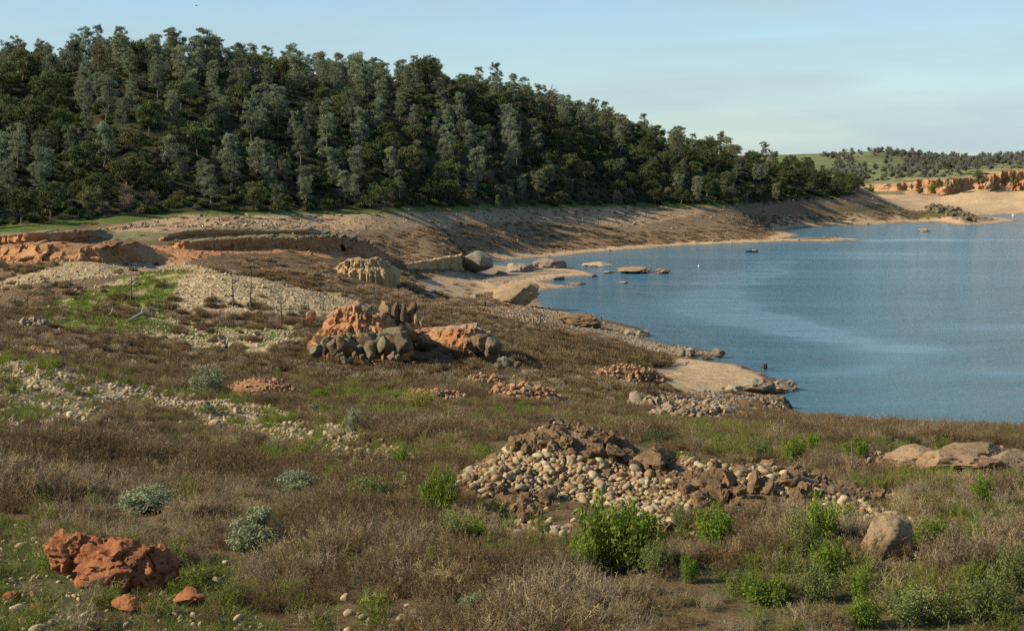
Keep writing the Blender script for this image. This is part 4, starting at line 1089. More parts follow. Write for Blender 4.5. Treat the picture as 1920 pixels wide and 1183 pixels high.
for i, (a, b_, w_, h_, mt, lab, md) in enumerate(SH_ROCKS):
    if md == 2:
        X, Y = [float(v) for v in on_water(a, b_)]; Yv = Y
    else: Yv = None
    rock('boulder' if h_ > 8 else 'flat_rock', a, b_, w_, h_, mt, lab, seed=400 + i, Y=Yv, depth=.8 if md < 2 else 1.1, cuts=9, sink=.35, rough=.30, lump=.32, crack=.10, fine=.05, boxy=.75, cutd=.62)
# foreground boulders
def lobed(name, lobes, mat, label, cat='rock', sub=5, **kw):
    X0, Y0, Z0 = hit(lobes[0][0], lobes[0][1])
    parts = []
    for i, (a, b_, w_, h_, dy, sd_) in enumerate(lobes):
        s = F / (Y0 + dy)
        V, Fc = rock_vf(sd_, sub, **kw)
        lo_, hi_ = V.min(0), V.max(0); V = (V - (lo_ + hi_) / 2) / (hi_ - lo_)
        x_, y_, z_ = [float(v) for v in at(a, b_, Y0 + dy)]
        V = V * np.array([w_ / s, w_ / s * .8, h_ / s * 1.15]) + np.array([x_ - X0, y_ - Y0, z_ - Z0 + h_ / s * .43])
        parts.append((V, Fc))
    V, Fc = join_parts(parts)
    EXC.append((X0, Y0, lobes[0][2] / F * Y0 * .9))
    return tag(link(name, mesh_np(name, V, Fc, M[mat], None, True, None, 45), None, (X0, Y0, Z0)), label, cat)
lobed('orange_boulder', [(212, 1100, 160, 96, 0, 11), (138, 1070, 110, 82, .35, 12), (252, 1085, 110, 84, .35, 13), (296, 1106, 80, 86, .2, 14), (172, 1092, 110, 82, .05, 15), (218, 1078, 130, 76, .45, 16), (262, 1108, 90, 70, -.1, 17)], 'orange_rock', 'large pitted orange boulder at the lower left', 'boulder', 5, cuts=8, rough=.22, pits=.24, fine=.05, freq=1.7)
for (a, b_, w_, h_, lab, sd_) in [(352, 1138, 66, 36, 'round orange rock right of the large orange boulder', 21), (236, 1152, 66, 34, 'low orange rock in front of the large orange boulder', 22), (272, 1150, 26, 22, 'small orange lump touching the low orange rock', 23), (440, 1132, 24, 20, 'small square orange stone far right of the orange rocks', 24), (20, 1128, 36, 20, 'orange stone half hidden in grass at the left edge', 25), (68, 1150, 34, 18, 'orange stone in grass near the lower left corner', 26)]:
    rock('orange_rock', a, b_, w_, h_, 'orange_rock', lab, seed=sd_, cuts=8, rough=.24, pits=.14, fine=.06)
lobed('outcrop', [(1790, 888, 180, 52, 0, 31), (1705, 876, 96, 42, 1.2, 32), (1880, 892, 150, 50, .5, 33), (1820, 862, 120, 34, 2.4, 34), (1960, 888, 130, 44, 1.0, 35)], 'pink_rock', 'smooth pinkish-brown rock outcrop at the right edge', 'outcrop', 5, cuts=14, rough=.13, fine=.015, crack=.09)
rock('boulder', 1668, 1052, 100, 84, 'tan_rock', 'rounded tan boulder at lower right below the cobble mound', seed=39, cuts=6, rough=.10, lump=.10, sub=5, fine=.02, crack=.04, boxy=.85, cutd=.86, rotz=.1)
EXC.append((hit(1668, 1060)[0], hit(1668, 1060)[1] - .6, 1.3))
rock('boulder', 1662, 872, 28, 14, 'brown_rock', 'dark brown stone left of the pinkish outcrop', seed=37)
rock('boulder', 1440, 896, 34, 36, 'brown_rock', 'upright grey-brown stone on the crest of the cobble mound', seed=38, cuts=6)

# ------------------------------------------------------------------ far red cliff and rocky point
bluff('red_cliff', [(1600, 352, 362, 1470), (1650, 348, 364, 1450), (1690, 345, 365, 1440), (1740, 338, 366, 1430), (1772, 336, 362, 1430), (1800, 334, 357, 1435), (1850, 328, 355, 1430), (1890, 323, 356, 1425), (1960, 319, 354, 1420), (2120, 316, 352, 1420), (2300, 316, 350, 1430)], 70, 'far_cliff', 'red and tan cliff on the far bank', 51, .6, 9.0, 460, 34, 'turf', .12, ledge=.15, snap=False)
sp_ = []
r = np.random.default_rng(15)
for i in range(70):
    t = r.uniform(0, 1)
    sp_.append((1735 + 95 * t + r.uniform(-10, 8), 388 + 24 * t + r.uniform(-7, 8), r.uniform(5, 12), r.uniform(4, 9)))
outcrop('dark rock pile on the point of the far shore', 'rock_pile', [s_ for s_ in sp_], 'dark_rock', 500, 'rock pile', cuts=8, rough=.2, depth=.85, crack=.08, boxy=.6, cutd=.6)

# ------------------------------------------------------------------ stones
COB = [stone_mesh(600 + i, 'cobble', 2, 3, .66) for i in range(8)]
PALE = [stone_mesh(620 + i, 'pale_stone', 2, 3, .66) for i in range(6)]
RUST = [stone_mesh(640 + i, 'rust_stone', 1, 6, .75) for i in range(6)]
GREY = [stone_mesh(660 + i, 'grey_stone', 1, 6, .72) for i in range(6)]
# the cobble mound in the foreground: earth core, brown lumps, cobbles
MX0, MY0, MZ0 = [float(v) for v in at(1150, 930, 63.0)]
MZ0 = float(ground(MX0, MY0))
mound = thing('cobble_mound', (MX0, MY0, MZ0), 'long mound of pale river cobbles and brown earth in the foreground', 'mound')
PEAKS = [(1062, 900, 66.5, 3.3, 3.0, 2.35), (950, 925, 63.8, 1.9, 2.2, .95), (1210, 915, 65.0, 4.0, 2.6, .95), (1400, 945, 62.5, 3.6, 2.2, 1.15), (1540, 965, 61.5, 3.0, 1.6, .5), (1320, 910, 65, 3.5, 2.0, .65)]
PK = [(float(at(a, b_, Y)[0]), Y, rx, ry, hh) for a, b_, Y, rx, ry, hh in PEAKS]
def mound_h(x, y):
    h_ = 0
    for (X, Y, rx, ry, hh) in PK:
        h_ = np.maximum(h_, hh * np.exp(-np.abs((x - X) / rx) ** 2.4 - np.abs((y - Y) / ry) ** 2.4)) + .10 * hh * np.exp(-((x - X) / rx) ** 2 - ((y - Y) / ry) ** 2)
    return h_ * (1 + .18 * fbm(x / 1.3, y / 1.3, None, 3, 71)) + .10 * fbm(x / .5, y / .5, None, 3, 72) - 0.06
mu, mv = np.meshgrid(np.linspace(MX0 - 11, MX0 + 18, 260), np.linspace(MY0 - 8, MY0 + 9, 150))
mz = ground(mu.ravel(), mv.ravel()) + mound_h(mu.ravel(), mv.ravel()) - .03
edge_ = mound_h(mu.ravel(), mv.ravel())
ix = np.arange(mu.size).reshape(mu.shape)
fq = np.stack([ix[:-1, :-1], ix[:-1, 1:], ix[1:, 1:], ix[1:, :-1]], -1).reshape(-1, 4)
fq = fq[(edge_[fq] > -.05).any(1)]
link('earth', mesh_np('earth', np.stack([mu.ravel() - MX0, mv.ravel() - MY0, mz - MZ0], 1), fq, M['earth']), mound)
_my = np.linspace(MY0 - 10, MY0 + 13, 400); _mx = np.linspace(MX0 - 14, MX0 + 20, 560)
_gx, _gy = np.meshgrid(_mx, _my)
_mg = (ground(_gx.ravel(), _gy.ravel()) + np.maximum(mound_h(_gx.ravel(), _gy.ravel()), 0)).reshape(_gx.shape)
_mh = mound_h(_gx.ravel(), _gy.ravel()).reshape(_gx.shape)
def mlook(A, x, y):
    i = np.clip(np.rint((np.asarray(x) - _mx[0]) / (_mx[1] - _mx[0])).astype(int), 0, 559); j = np.clip(np.rint((np.asarray(y) - _my[0]) / (_my[1] - _my[0])).astype(int), 0, 399)
    return A[j, i]
_hy = np.linspace(MY0 - 9.5, MY0 + 12.5, 1200)
def mhit(px, py):
    dx, dy, dz = ray(px, py)
    k_ = _hy / dy; z = CZ + dz * k_
    g_ = mlook(_mg, dx * k_, _hy)
    i = int(np.argmax(z <= g_))
    return float(dx * k_[i]), float(_hy[i]), float(g_[i])
r = np.random.default_rng(77)
LUMPS = []
for i in range(26): LUMPS.append((r.uniform(955, 1190), r.uniform(826, 858), r.uniform(20, 52), r.uniform(14, 30)))
for i in range(10): LUMPS.append((r.uniform(1110, 1240), r.uniform(850, 895), r.uniform(24, 60), r.uniform(20, 40)))
for i in range(18): LUMPS.append((r.uniform(880, 1030), r.uniform(935, 985), r.uniform(18, 44), r.uniform(12, 26)))
for i in range(26): LUMPS.append((r.uniform(1290, 1520), r.uniform(910, 985), r.uniform(24, 64), r.uniform(18, 42)))
for i in range(10): LUMPS.append((r.uniform(1230, 1400), r.uniform(880, 930), r.uniform(16, 36), r.uniform(12, 24)))
lump_me = []
for i in range(9):
    V, Fc = rock_vf(700 + i, 4, 9, .24, .06, 1.7, .08, .3, .62, .10, .75)
    lo_, hi_ = V.min(0), V.max(0); V = (V - (lo_ + hi_) / 2) / (hi_ - lo_)
    lump_me.append(mesh_np('rock', V, Fc, M['brown_rock'], None, True, None, 40))
for i, (a, b_, w_, h_) in enumerate(LUMPS):
    X, Y, Z = mhit(a, b_); s = F / Y
    link('rock', lump_me[i % 9], mound, (X - MX0, Y - MY0 + .15, Z - MZ0 + h_ / s * .26), (r.normal() * .2, r.normal() * .2, r.uniform(0, 6.28)), (w_ / s * 1.1, w_ / s * .9, h_ / s * 1.35))
# cobbles: those that show largest singly, the small ones joined
P_COB = [(840, 905), (900, 862), (960, 842), (1060, 850), (1150, 868), (1240, 900), (1330, 935), (1320, 975), (1230, 985), (1130, 955), (1040, 930), (960, 915), (905, 935), (850, 930)]
P_COB2 = [(1230, 845), (1330, 855), (1440, 885), (1560, 915), (1640, 950), (1800, 970), (1760, 990), (1620, 985), (1520, 940), (1420, 915), (1300, 885)]
P_COB3 = [(930, 965), (1010, 975), (1080, 985), (1060, 1010), (960, 1000)]
P_COB4 = [(1220, 950), (1320, 950), (1300, 1010), (1215, 1000)]
cb = []
for poly, cnt in ((P_COB, 1700), (P_COB2, 1100), (P_COB3, 120), (P_COB4, 200)):
    xs = [p_[0] for p_ in poly]; ys = [p_[1] for p_ in poly]
    c0 = 0
    while c0 < cnt:
        a, b_ = r.uniform(min(xs), max(xs)), r.uniform(min(ys), max(ys))
        if inpoly(np.array([a]), np.array([b_]), poly)[0]:
            c0 += 1; X, Y, Z = mhit(a, b_)
            sz = float(np.clip(r.lognormal(math.log(.185 if poly is P_COB else .165), .45), .07, .52))
            cb.append((X, Y, Z, sz))
cb.sort(key=lambda q: -q[3])
for i, (X, Y, Z, sz) in enumerate(cb[:290]):
    link('cobble', COB[i % 8], mound, (X - MX0, Y - MY0, Z - MZ0 + sz * .16), (r.normal() * .35, r.normal() * .35, r.uniform(0, 6.28)), (sz, sz, sz))
for _ in range(2600):
    X, Y = MX0 + r.uniform(-9, 13), MY0 + r.uniform(-6, 6)
    h_ = float(mlook(_mh, X, Y))
    if h_ > .05: cb.append((X, Y, float(mlook(_mg, X, Y)), float(np.clip(r.lognormal(math.log(.09), .45), .04, .2))))
q = np.array(cb[290:])
scatter('small_cobbles', COB, q[:, :3] - [MX0, MY0, MZ0] + np.stack([q[:, 0] * 0, q[:, 0] * 0, q[:, 3] * .14], 1), rots(len(q), .35), iso(q[:, 3]), RNG.integers(0, 8, len(q)), None, mound)
cr = np.random.default_rng(78)
CL = []
for _ in range(700):
    X, Y = MX0 + cr.uniform(-8, 11), MY0 + cr.uniform(-5.5, 5.5)
    h_ = float(mlook(_mh, X, Y))
    if h_ > .08: CL.append((X - MX0, Y - MY0, float(mlook(_mg, X, Y)) - MZ0 + .02, cr.uniform(.12, .5)))
CL = np.array(CL)
scatter('earth_clods', lump_me, CL[:, :3], rots(len(CL), .5), iso(CL[:, 3], .2), cr.integers(0, 9, len(CL)), None, mound)

# smaller heaps of stones further off, each one a heap with its own core
def heap(px, py, w, h, n, protos, mat, label, size=(.2, .5), Y=None):
    X, Y, Z = hit(px, py) if Y is None else [float(v) for v in at(px, py, Y)]
    s = F / Y; rx, ry, hh = w / s / 2, w / s * .35, h / s
    EXC.append((X, Y + ry * .4, rx * .95))
    t = thing('stone_heap', (X, Y + ry, Z), label, 'stone heap')
    V, Fc = rock_vf(int(px), 4, 2, .18, .02, 1.5, 0, .2, .9)
    V = V * np.array([rx, ry, hh]); V[:, 2] -= hh * .12
    link('core', mesh_np('core', V, Fc, M[mat]), t)
    rr = np.random.default_rng(int(px))
    d = rr.normal(size=(n, 3)); d[:, 2] = np.abs(d[:, 2]) * .8; d /= np.linalg.norm(d, axis=1)[:, None]
    p_ = d * np.array([rx, ry, hh]) * rr.uniform(.92, 1.25, n)[:, None]
    p_[:, 2] = np.maximum(p_[:, 2] * .9 - hh * .1, 0.02)
    sz = rr.lognormal(math.log((size[0] + size[1]) / 2), .35, n)
    scatter('stones', protos, p_, rots(n, .6), iso(sz, .2), rr.integers(0, len(protos), n), None, t)
    return t
heap(485, 742, 120, 26, 420, RUST, 'orange_bank', 'heap of rusty stones right of the round silver bush', (.2, .5))
heap(805, 752, 120, 16, 260, RUST, 'brown_rock', 'low heap of tan stones beside the yellow bush', (.2, .5))
heap(905, 728, 76, 22, 260, RUST, 'orange_bank', 'reddish stone heap in the middle of the brush', (.25, .6))
heap(975, 752, 130, 26, 420, RUST, 'brown_rock', 'long stone heap in the brush right of the reddish heap', (.25, .6))
heap(1178, 722, 120, 34, 420, RUST, 'brown_rock', 'rust-brown rubble heap left of the sandy beach', (.35, .8))
heap(1215, 768, 70, 20, 160, GREY, 'brown_rock', 'grey rubble heap at the left end of the shore rubble', (.35, .8))
heap(1310, 786, 150, 26, 420, GREY, 'brown_rock', 'wide grey rubble heap above the near shore', (.3, .7))
heap(1410, 776, 120, 24, 360, GREY, 'brown_rock', 'rubble heap next to the dark waterline boulder', (.3, .7))
heap(70, 668, 70, 12, 160, RUST, 'orange_bank', 'small pinkish stone heap at the far left beyond the gravel slope', (.25, .5))
heap(418, 655, 30, 14, 60, GREY, 'dark_rock', 'small dark rock heap below the green mound', (.4, .9))
heap(60, 610, 46, 12, 60, GREY, 'dark_rock', 'dark rocks at the left foot of the green mound', (.5, 1.1))
heap(1580, 880, 60, 14, 90, COB, 'earth', 'patch of cobbles between green weeds left of the pinkish outcrop', (.15, .3))
heap(1660, 868, 70, 16, 120, COB, 'earth', 'cobbles piled against the pinkish outcrop', (.15, .35))

# ------------------------------------------------------------------ bushes
BV = {k_: [bush_meshes(k_, 800 + 20 * i + j) for j in range(4)] for i, k_ in enumerate(('green', 'olive', 'yellow', 'silver', 'dark'))}
def bush(kind, px, py, w, h, label, group=None, vi=None):
    X, Y, Z = hit(px, py)
    s = F / Y; wm, hm = w / s, h / s
    o = thing({'silver': 'silver_bush', 'dark': 'dark_shrub'}.get(kind, 'green_bush'), (X, Y + wm * .25, float(ground(X, Y + wm * .25)) - .02), label, 'bush', group, RNG.uniform(0, 6.28), (wm * 1.08, wm * 1.08, hm * 1.18))
    EXC.append((X, Y + wm * .1, wm * .5 + .25)); EXC.append((X, Y - .5 - hm * .25, wm * .45)); EXC.append((X, Y - .8 - Y * .012, wm * .4))
    st, fo = BV[kind][int(RNG.integers(4)) if vi is None else vi]
    link('stems', st, o); link('foliage', fo, o)
    return o
BUSHES = [
 ('silver', 385, 742, 84, 64, 'round silver-green bush on the far gravel slope'), ('silver', 392, 778, 30, 32, 'small silver bush below the round silver bush'), ('silver', 663, 812, 44, 56, 'compact blue-green bush in the brown brush left of centre'),
 ('silver', 472, 1040, 125, 100, 'large silver-green bush right of the orange boulder'), ('silver', 270, 965, 140, 60, 'wide low silver bush above the orange boulder'), ('silver', 555, 930, 92, 54, 'silver bush beside bright green bushes, left of centre'),
 ('silver', 885, 1150, 58, 42, 'small pale silver bush at the bottom centre'), ('silver', 588, 772, 30, 20, 'faint silver bush far up the brush, left of centre'), ('silver', 512, 852, 30, 34, 'faint silver bush between gravel and brush'), ('silver', 668, 1100, 26, 30, 'tiny grey-green bush in the brush at bottom centre left'),
 ('green', 1130, 1075, 120, 130, 'tallest bright green bush, left half of the big clump below the mound'), ('green', 1185, 1075, 130, 125, 'bright green bush, right half of the big clump below the mound'), ('green', 1095, 1080, 60, 80, 'dark green bush at the left edge of the big clump'), ('olive', 1235, 1085, 70, 70, 'olive bush at the right edge of the big clump'),
 ('green', 625, 912, 52, 42, 'bright green bush beside the silver bush, left of centre'), ('green', 668, 890, 28, 32, 'small bright bush up right of the bright green bush'), ('green', 750, 886, 44, 50, 'upper of two green bushes in a column, left of the mound'), ('green', 757, 926, 42, 38, 'lower of two green bushes in a column, left of the mound'),
 ('olive', 690, 948, 84, 56, 'wide olive bush left of the mound'), ('green', 822, 975, 76, 92, 'tall green bush at the left foot of the mound'), ('olive', 850, 1020, 90, 60, 'broad olive bush below the left foot of the mound'), ('green', 890, 1020, 44, 50, 'green bush right of the broad olive bush'), ('green', 706, 1018, 34, 46, 'single small green bush amid the brush below centre left'),
 ('olive', 935, 975, 50, 40, 'pale olive bush on the lower face of the mound'), ('green', 1345, 1030, 84, 82, 'bright green bush under the right part of the mound'), ('olive', 1280, 1000, 50, 56, 'olive bush between the big clump and the next green bush'), ('olive', 1505, 1045, 70, 90, 'tall olive-green bush left of the tan boulder'), ('green', 1545, 1035, 80, 95, 'tall dark green bush nearest left of the tan boulder'),
 ('green', 1590, 1000, 56, 50, 'green bush above left of the tan boulder'), ('green', 1560, 1100, 84, 90, 'green bush below left of the tan boulder'), ('olive', 1540, 1130, 90, 70, 'olive bush lowest in the column left of the tan boulder'), ('green', 1612, 1135, 36, 66, 'narrow upright green bush below the tan boulder'),
 ('green', 1608, 866, 50, 48, 'bright green bush left of the pinkish outcrop'), ('olive', 1663, 852, 58, 34, 'grey-olive bush on the edge of the bank by the water'), ('green', 1845, 945, 46, 52, 'bright bush in grass below the pinkish outcrop'), ('dark', 1820, 898, 44, 28, 'dark shrub against the face of the pinkish outcrop'), ('green', 1748, 1035, 90, 58, 'dark green bush right of the tan boulder'), ('green', 1828, 1030, 60, 52, 'second green bush right of the tan boulder'),
 ('yellow', 785, 770, 60, 40, 'yellow bush beside the low heap of tan stones'), ('olive', 1850, 1175, 130, 90, 'feathery olive bush in the lower right corner'), ('olive', 1720, 1178, 150, 70, 'feathery olive bush left of the lower right corner'), ('olive', 1900, 1120, 90, 90, 'green bush at the right edge near the bottom'), ('green', 1625, 1180, 70, 60, 'green bush at the bottom edge, right of centre'),
 ('green', 1440, 1140, 110, 60, 'light green bush at the bottom between brush and weeds'), ('olive', 1395, 1120, 60, 50, 'olive bush left of the light green bottom bush'), ('green', 1290, 1095, 46, 50, 'small green bush right below the big clump'), ('dark', 1240, 832, 90, 28, 'low dark green shrub behind the mound crest'), ('green', 1350, 848, 30, 36, 'small green bush behind the mound, centre right'),
 ('olive', 1420, 858, 66, 36, 'olive bush in the weeds behind the mound'), ('green', 1490, 868, 50, 50, 'green bush left of a taller one behind the mound'), ('green', 1530, 858, 40, 44, 'taller green bush behind the mound toward the water'), ('green', 1540, 888, 34, 24, 'small leafy bush near cobbles behind the mound'), ('green', 1280, 872, 44, 24, 'green bush growing on the mound crest'),
 ('green', 600, 752, 44, 20, 'far green bush near the heap of rusty stones'), ('green', 1528, 925, 26, 22, 'small bush on the right slope of the mound'), ('dark', 1200, 700, 60, 24, 'dark shrub above the rust-brown rubble heap'), ('yellow', 655, 752, 22, 16, 'pale yellow weed bush far left of the yellow bush'), ('dark', 1690, 862, 40, 18, 'dark shrub at the left end of the pinkish outcrop'), ('green', 1470, 850, 40, 26, 'green weed bush near the water edge')]
for kd, a, b_, w_, h_, lab in BUSHES: bush(kd, a, b_, w_, h_, lab)
# shrubs clinging to the far cliff
for (a, b_, w_, h_, kd, lab) in [(1627, 362, 30, 20, 'dark', 'dark shrub at the left end of the red cliff'), (1725, 363, 14, 22, 'dark', 'dark shrub in the cleft of the red cliff'), (1746, 358, 16, 14, 'green', 'bright green shrub at the foot of the red cliff'), (1760, 352, 22, 24, 'dark', 'grey-green shrub above the bright green one on the cliff'), (1797, 354, 24, 22, 'dark', 'round dark shrub on the middle of the red cliff'), (1835, 345, 30, 34, 'dark', 'tall dark shrub on the right part of the red cliff'), (1900, 345, 22, 30, 'dark', 'dark shrub near the right end of the red cliff')]:
    X, Y, Z = [float(v) for v in at(a, b_, 1418)]
    s = F / Y
    o = thing('dark_shrub' if kd == 'dark' else 'green_bush', (X, Y, Z - .5), lab, 'bush', None, 0, (w_ / s, w_ / s, h_ / s * 1.1))
    st, fo = BV[kd][int(RNG.integers(4))]; link('stems', st, o); link('foliage', fo, o)

# ------------------------------------------------------------------ dry brush, weeds, grass, loose stones
BR = [brush_mesh(900 + i, 'brush') for i in range(5)] + [brush_mesh(910 + i, 'brush_grey') for i in range(2)] + [brush_mesh(915, 'straw')]
SHR = [shrub_mesh(930 + i, 'brush', .035, 900) for i in range(4)] + [shrub_mesh(940 + i, 'brush_grey', .035, 900) for i in range(1)]
SHF = [shrub_mesh(950 + i, 'scrub', .08, 420) for i in range(3)]
P_OUTBRUSH = [P_MOUNDFORE, P_ROCKSRIGHT, P_BEACH]
def brush_keep(P):
    """chance that brush grows at a ground point"""
    k_ = np.ones(len(P['x']))
    for poly, v in ((P_MOUNDFORE, .05), (P_ROCKSRIGHT, .04), (P_BEACH, .0), (P_RUBBLE, .10), (P_SHORE, .06), (P_SHINGLE, .04), (P_FLAT, .02), (P_LEFTGRAVEL, .03), (P_LOWGRAVEL, .15), (P_MOUNDGRAVEL, .03), (P_GREENMOUND, .05), (P_BACKGRAVEL, .04), (P_ORANGE, .04), (P_BOTLEFT, .05), (P_STONESBOT, .3), (P_GREENRIGHT, .25), (P_GREENBOT, .25), (P_MIDGREEN, .75)):
        m_ = inside(P, poly, 12)
        k_[m_] = np.minimum(k_[m_], v)
    # brush patches on the green mound and gravel
    for (a, b_, rx, ry) in ((230, 575, 55, 22), (440, 590, 85, 24), (400, 585, 40, 24), (480, 598, 60, 18), (90, 545, 60, 14), (60, 590, 60, 14)):
        k_[((P['px'] - a) / rx) ** 2 + ((P['py'] - b_) / ry) ** 2 < 1 + .6 * P['ja']] = .9
    k_ *= .12 + .88 * sstep(-.32, .12, fbm(P['x'] / 5, P['y'] / 5, None, 4, 81) + .14)
    for (ex, ey, er) in EXC:
        if ey > P['y'].max() or ey < P['y'].min(): continue
        k_[(P['x'] - ex) ** 2 + (P['y'] - ey) ** 2 < er * er] *= .06
    return k_
def clear_of(P, k_, v=.06):
    for (ex, ey, er) in EXC:
        if P['y'].min() < ey < P['y'].max(): k_[(P['x'] - ex) ** 2 + (P['y'] - ey) ** 2 < (er * .9) ** 2] *= v
    return k_
# foreground brush
A_ = spread(33, 72, 7.5, -.54, .60)
A_ = take(A_, RNG.uniform(size=len(A_['x'])) < brush_keep(A_))
n = len(A_['x']); hgt = RNG.uniform(.38, .95, n) * (1 + 1.0 * np.clip(fbm(A_['x'] / 5, A_['y'] / 5, None, 3, 83), -.45, .9)) * np.where((A_['px'] < 480) & (A_['py'] < 940), 1.35, 1.0)
idx = np.where(fbm(A_['x'] / 6, A_['y'] / 6, None, 2, 84) + .3 * RNG.normal(size=n) + (1 - sstep(42, 60, A_['y'])) * .25 > .22, RNG.integers(5, 8, n), RNG.integers(0, 5, n))
scatter('dry_brush', BR, xyz(A_), rots(n), np.stack([hgt * RNG.uniform(.8, 1.25, n)] * 2 + [hgt], 1), idx, 'dead brown weeds standing over the foreground', None, 'brush')
print('brush fore', n)
A_ = spread(72, 150, 3.0, -.46, .50)
A_ = take(A_, (RNG.uniform(size=len(A_['x'])) < brush_keep(A_)) & (A_['z'] > 1))
n = len(A_['x']); hgt = RNG.uniform(.45, 1.05, n) * (1 + .9 * np.clip(fbm(A_['x'] / 7, A_['y'] / 7, None, 3, 85), -.5, .9))
scatter('dry_brush', BR, xyz(A_), rots(n), np.stack([hgt * RNG.uniform(1.0, 1.5, n)] * 2 + [hgt], 1), RNG.choice(8, n, p=[.16] * 5 + [.2 / 3] * 3), 'dead brown weeds behind the cobble mound', None, 'brush')
print('brush mid', n)
A_ = spread(150, 330, .45, -.40, .30)
A_ = take(A_, (RNG.uniform(size=len(A_['x'])) < brush_keep(A_)) & (A_['z'] > 1.2) & (shore_dist(A_['x'], A_['y']) > 6))
n = len(A_['x']); hgt = RNG.uniform(.6, 1.3, n)
scatter('dry_brush', SHR, xyz(A_, -.1), rots(n), np.stack([hgt * RNG.uniform(1.0, 1.5, n)] * 2 + [hgt], 1), RNG.integers(0, 5, n), 'brown brush around the orange mesa', None, 'brush')
print('brush far', n)
A_ = spread(330, 1150, .11, -.30, .30)
P_SLOPEBRUSH = [(640, 445), (760, 432), (900, 420), (1000, 418), (1120, 428), (1220, 436), (1330, 425), (1480, 432), (1440, 446), (1300, 455), (1100, 468), (960, 484), (745, 502), (700, 475)]
P_POINTBRUSH = [(1380, 400), (1550, 405), (1680, 395), (1780, 400), (1760, 412), (1640, 416), (1500, 424), (1420, 430), (1330, 418)]
inS = inside(A_, P_SLOPEBRUSH, 5) | inside(A_, P_POINTBRUSH, 4)
inM = inpoly(A_['px'], A_['py'], [(330, 500), (600, 478), (740, 505), (900, 515), (1000, 560), (950, 600), (700, 590), (650, 555)]) & (A_['y'] < 560)
kp = np.where(inS, .85, np.where(inM, .8 * brush_keep(A_), .06))
inT = inpoly(A_['px'], A_['py'], FOOT[1:] + [(1600, 345)] + GROUND_RIDGE[1:])
A_ = take(A_, (RNG.uniform(size=len(A_['x'])) < kp) & ~inT & (shore_dist(A_['x'], A_['y']) > 9) & (A_['z'] > .8))
n = len(A_['x']); hgt = RNG.uniform(.5, 1.3, n)
scatter('dry_brush', SHF, xyz(A_, -.1), rots(n), np.stack([hgt * RNG.uniform(1.5, 2.5, n)] * 2 + [hgt], 1), RNG.integers(0, 3, n), 'brown scrub on the slope below the wooded hill', None, 'brush')
print('brush slope', n)
A_ = spread(170, 320, .30, -.05, .16)
A_ = take(A_, (inside(A_, [(940, 655), (1040, 630), (1130, 640), (1230, 662), (1255, 690), (1180, 695), (1080, 690), (980, 685)], 8) | inside(A_, [(1030, 612), (1120, 630), (1200, 645), (1150, 655), (1050, 640)], 6) | inside(A_, [(780, 560), (860, 556), (880, 572), (800, 590)], 6)) & (A_['z'] > 1))
n = len(A_['x']); hgt = RNG.uniform(1.1, 2.2, n)
scatter('dry_brush', SHR, xyz(A_, -.1), rots(n), np.stack([hgt * RNG.uniform(.9, 1.3, n)] * 2 + [hgt], 1), RNG.integers(0, 4, n), 'dense dark brown bushes above the shingle shore', None, 'brush')
A_ = spread(84, 132, 1.6, .14, .44)
A_ = take(A_, (A_['px'] > 1440) & (A_['py'] < 838 + 20 * A_['ja']) & (RNG.uniform(size=len(A_['x'])) < .75) & (A_['z'] > 3))
n = len(A_['x']); hgt = RNG.uniform(.8, 1.5, n) * (1 + .5 * np.clip(fbm(A_['x'] / 4, A_['y'] / 4, None, 3, 87), -.5, .8))
scatter('dry_brush', BR, xyz(A_), rots(n), np.stack([hgt * .8, hgt * .8, hgt], 1), RNG.integers(0, 6, n), 'tall wispy brown weeds along the edge above the water', None, 'brush')
# green weeds among the brush
WD = [brush_mesh(970 + i, 'weed', 1.0, .45, 30, 9, .018) for i in range(3)] + [brush_mesh(975 + i, 'grass', .8, .45, 30, 9, .018) for i in range(2)]
A_ = spread(33, 160, 3.2, -.38, .42)
k_ = .10 * np.ones(len(A_['x']))
for poly, v in ((P_GREENRIGHT, .5), (P_GREENBOT, 1.0), (P_MIDGREEN, .5), ([(820, 960), (1300, 1010), (1500, 1050), (1300, 1080), (1000, 1080), (820, 1040)], .15)):
    k_[inside(A_, poly, 16)] = v
k_ *= sstep(-.25, .2, fbm(A_['x'] / 4, A_['y'] / 4, None, 3, 91))
k_[inside(A_, P_MOUNDFORE, 6)] = 0
clear_of(A_, k_)
A_ = take(A_, (RNG.uniform(size=len(A_['x'])) < k_) & (A_['z'] > 1))
n = len(A_['x']); hgt = RNG.uniform(.5, 1.1, n)
scatter('green_weeds', WD, xyz(A_), rots(n), np.stack([hgt] * 3, 1), RNG.integers(0, 5, n), 'loose green weeds mixed into the dry brush', None, 'weeds')
print('weeds', n)
# grass
GR = [grass_mesh(980 + i, 'grass') for i in range(3)]
A_ = spread(33, 100, 9, -.50, .56)
k_ = .06 * np.ones(len(A_['x']))
for poly, v in ((P_BOTLEFT, .6), (P_GREENRIGHT, .7), (P_GREENBOT, .4), (P_LEFTGRAVEL, .16)):
    k_[inside(A_, poly, 16)] = v
k_ *= sstep(-.6, .0, fbm(A_['x'] / 3, A_['y'] / 3, None, 3, 93))
clear_of(A_, k_, .35)
for (a, b_, rx, ry) in ((40, 775, 50, 14), (60, 715, 50, 14), (860, 850, 70, 16), (240, 745, 40, 6)):
    k_[((A_['px'] - a) / rx) ** 2 + ((A_['py'] - b_) / ry) ** 2 < 1] = .9
A_ = take(A_, RNG.uniform(size=len(A_['x'])) < k_)
n = len(A_['x']); hgt = RNG.uniform(.5, 1.2, n)
scatter('grass', GR, xyz(A_), rots(n), np.stack([hgt * 1.3, hgt * 1.3, hgt * .7], 1), RNG.integers(0, 3, n), 'short green grass in the foreground', None, 'grass')
A_ = spread(215, 330, .9, -.36, -.18)
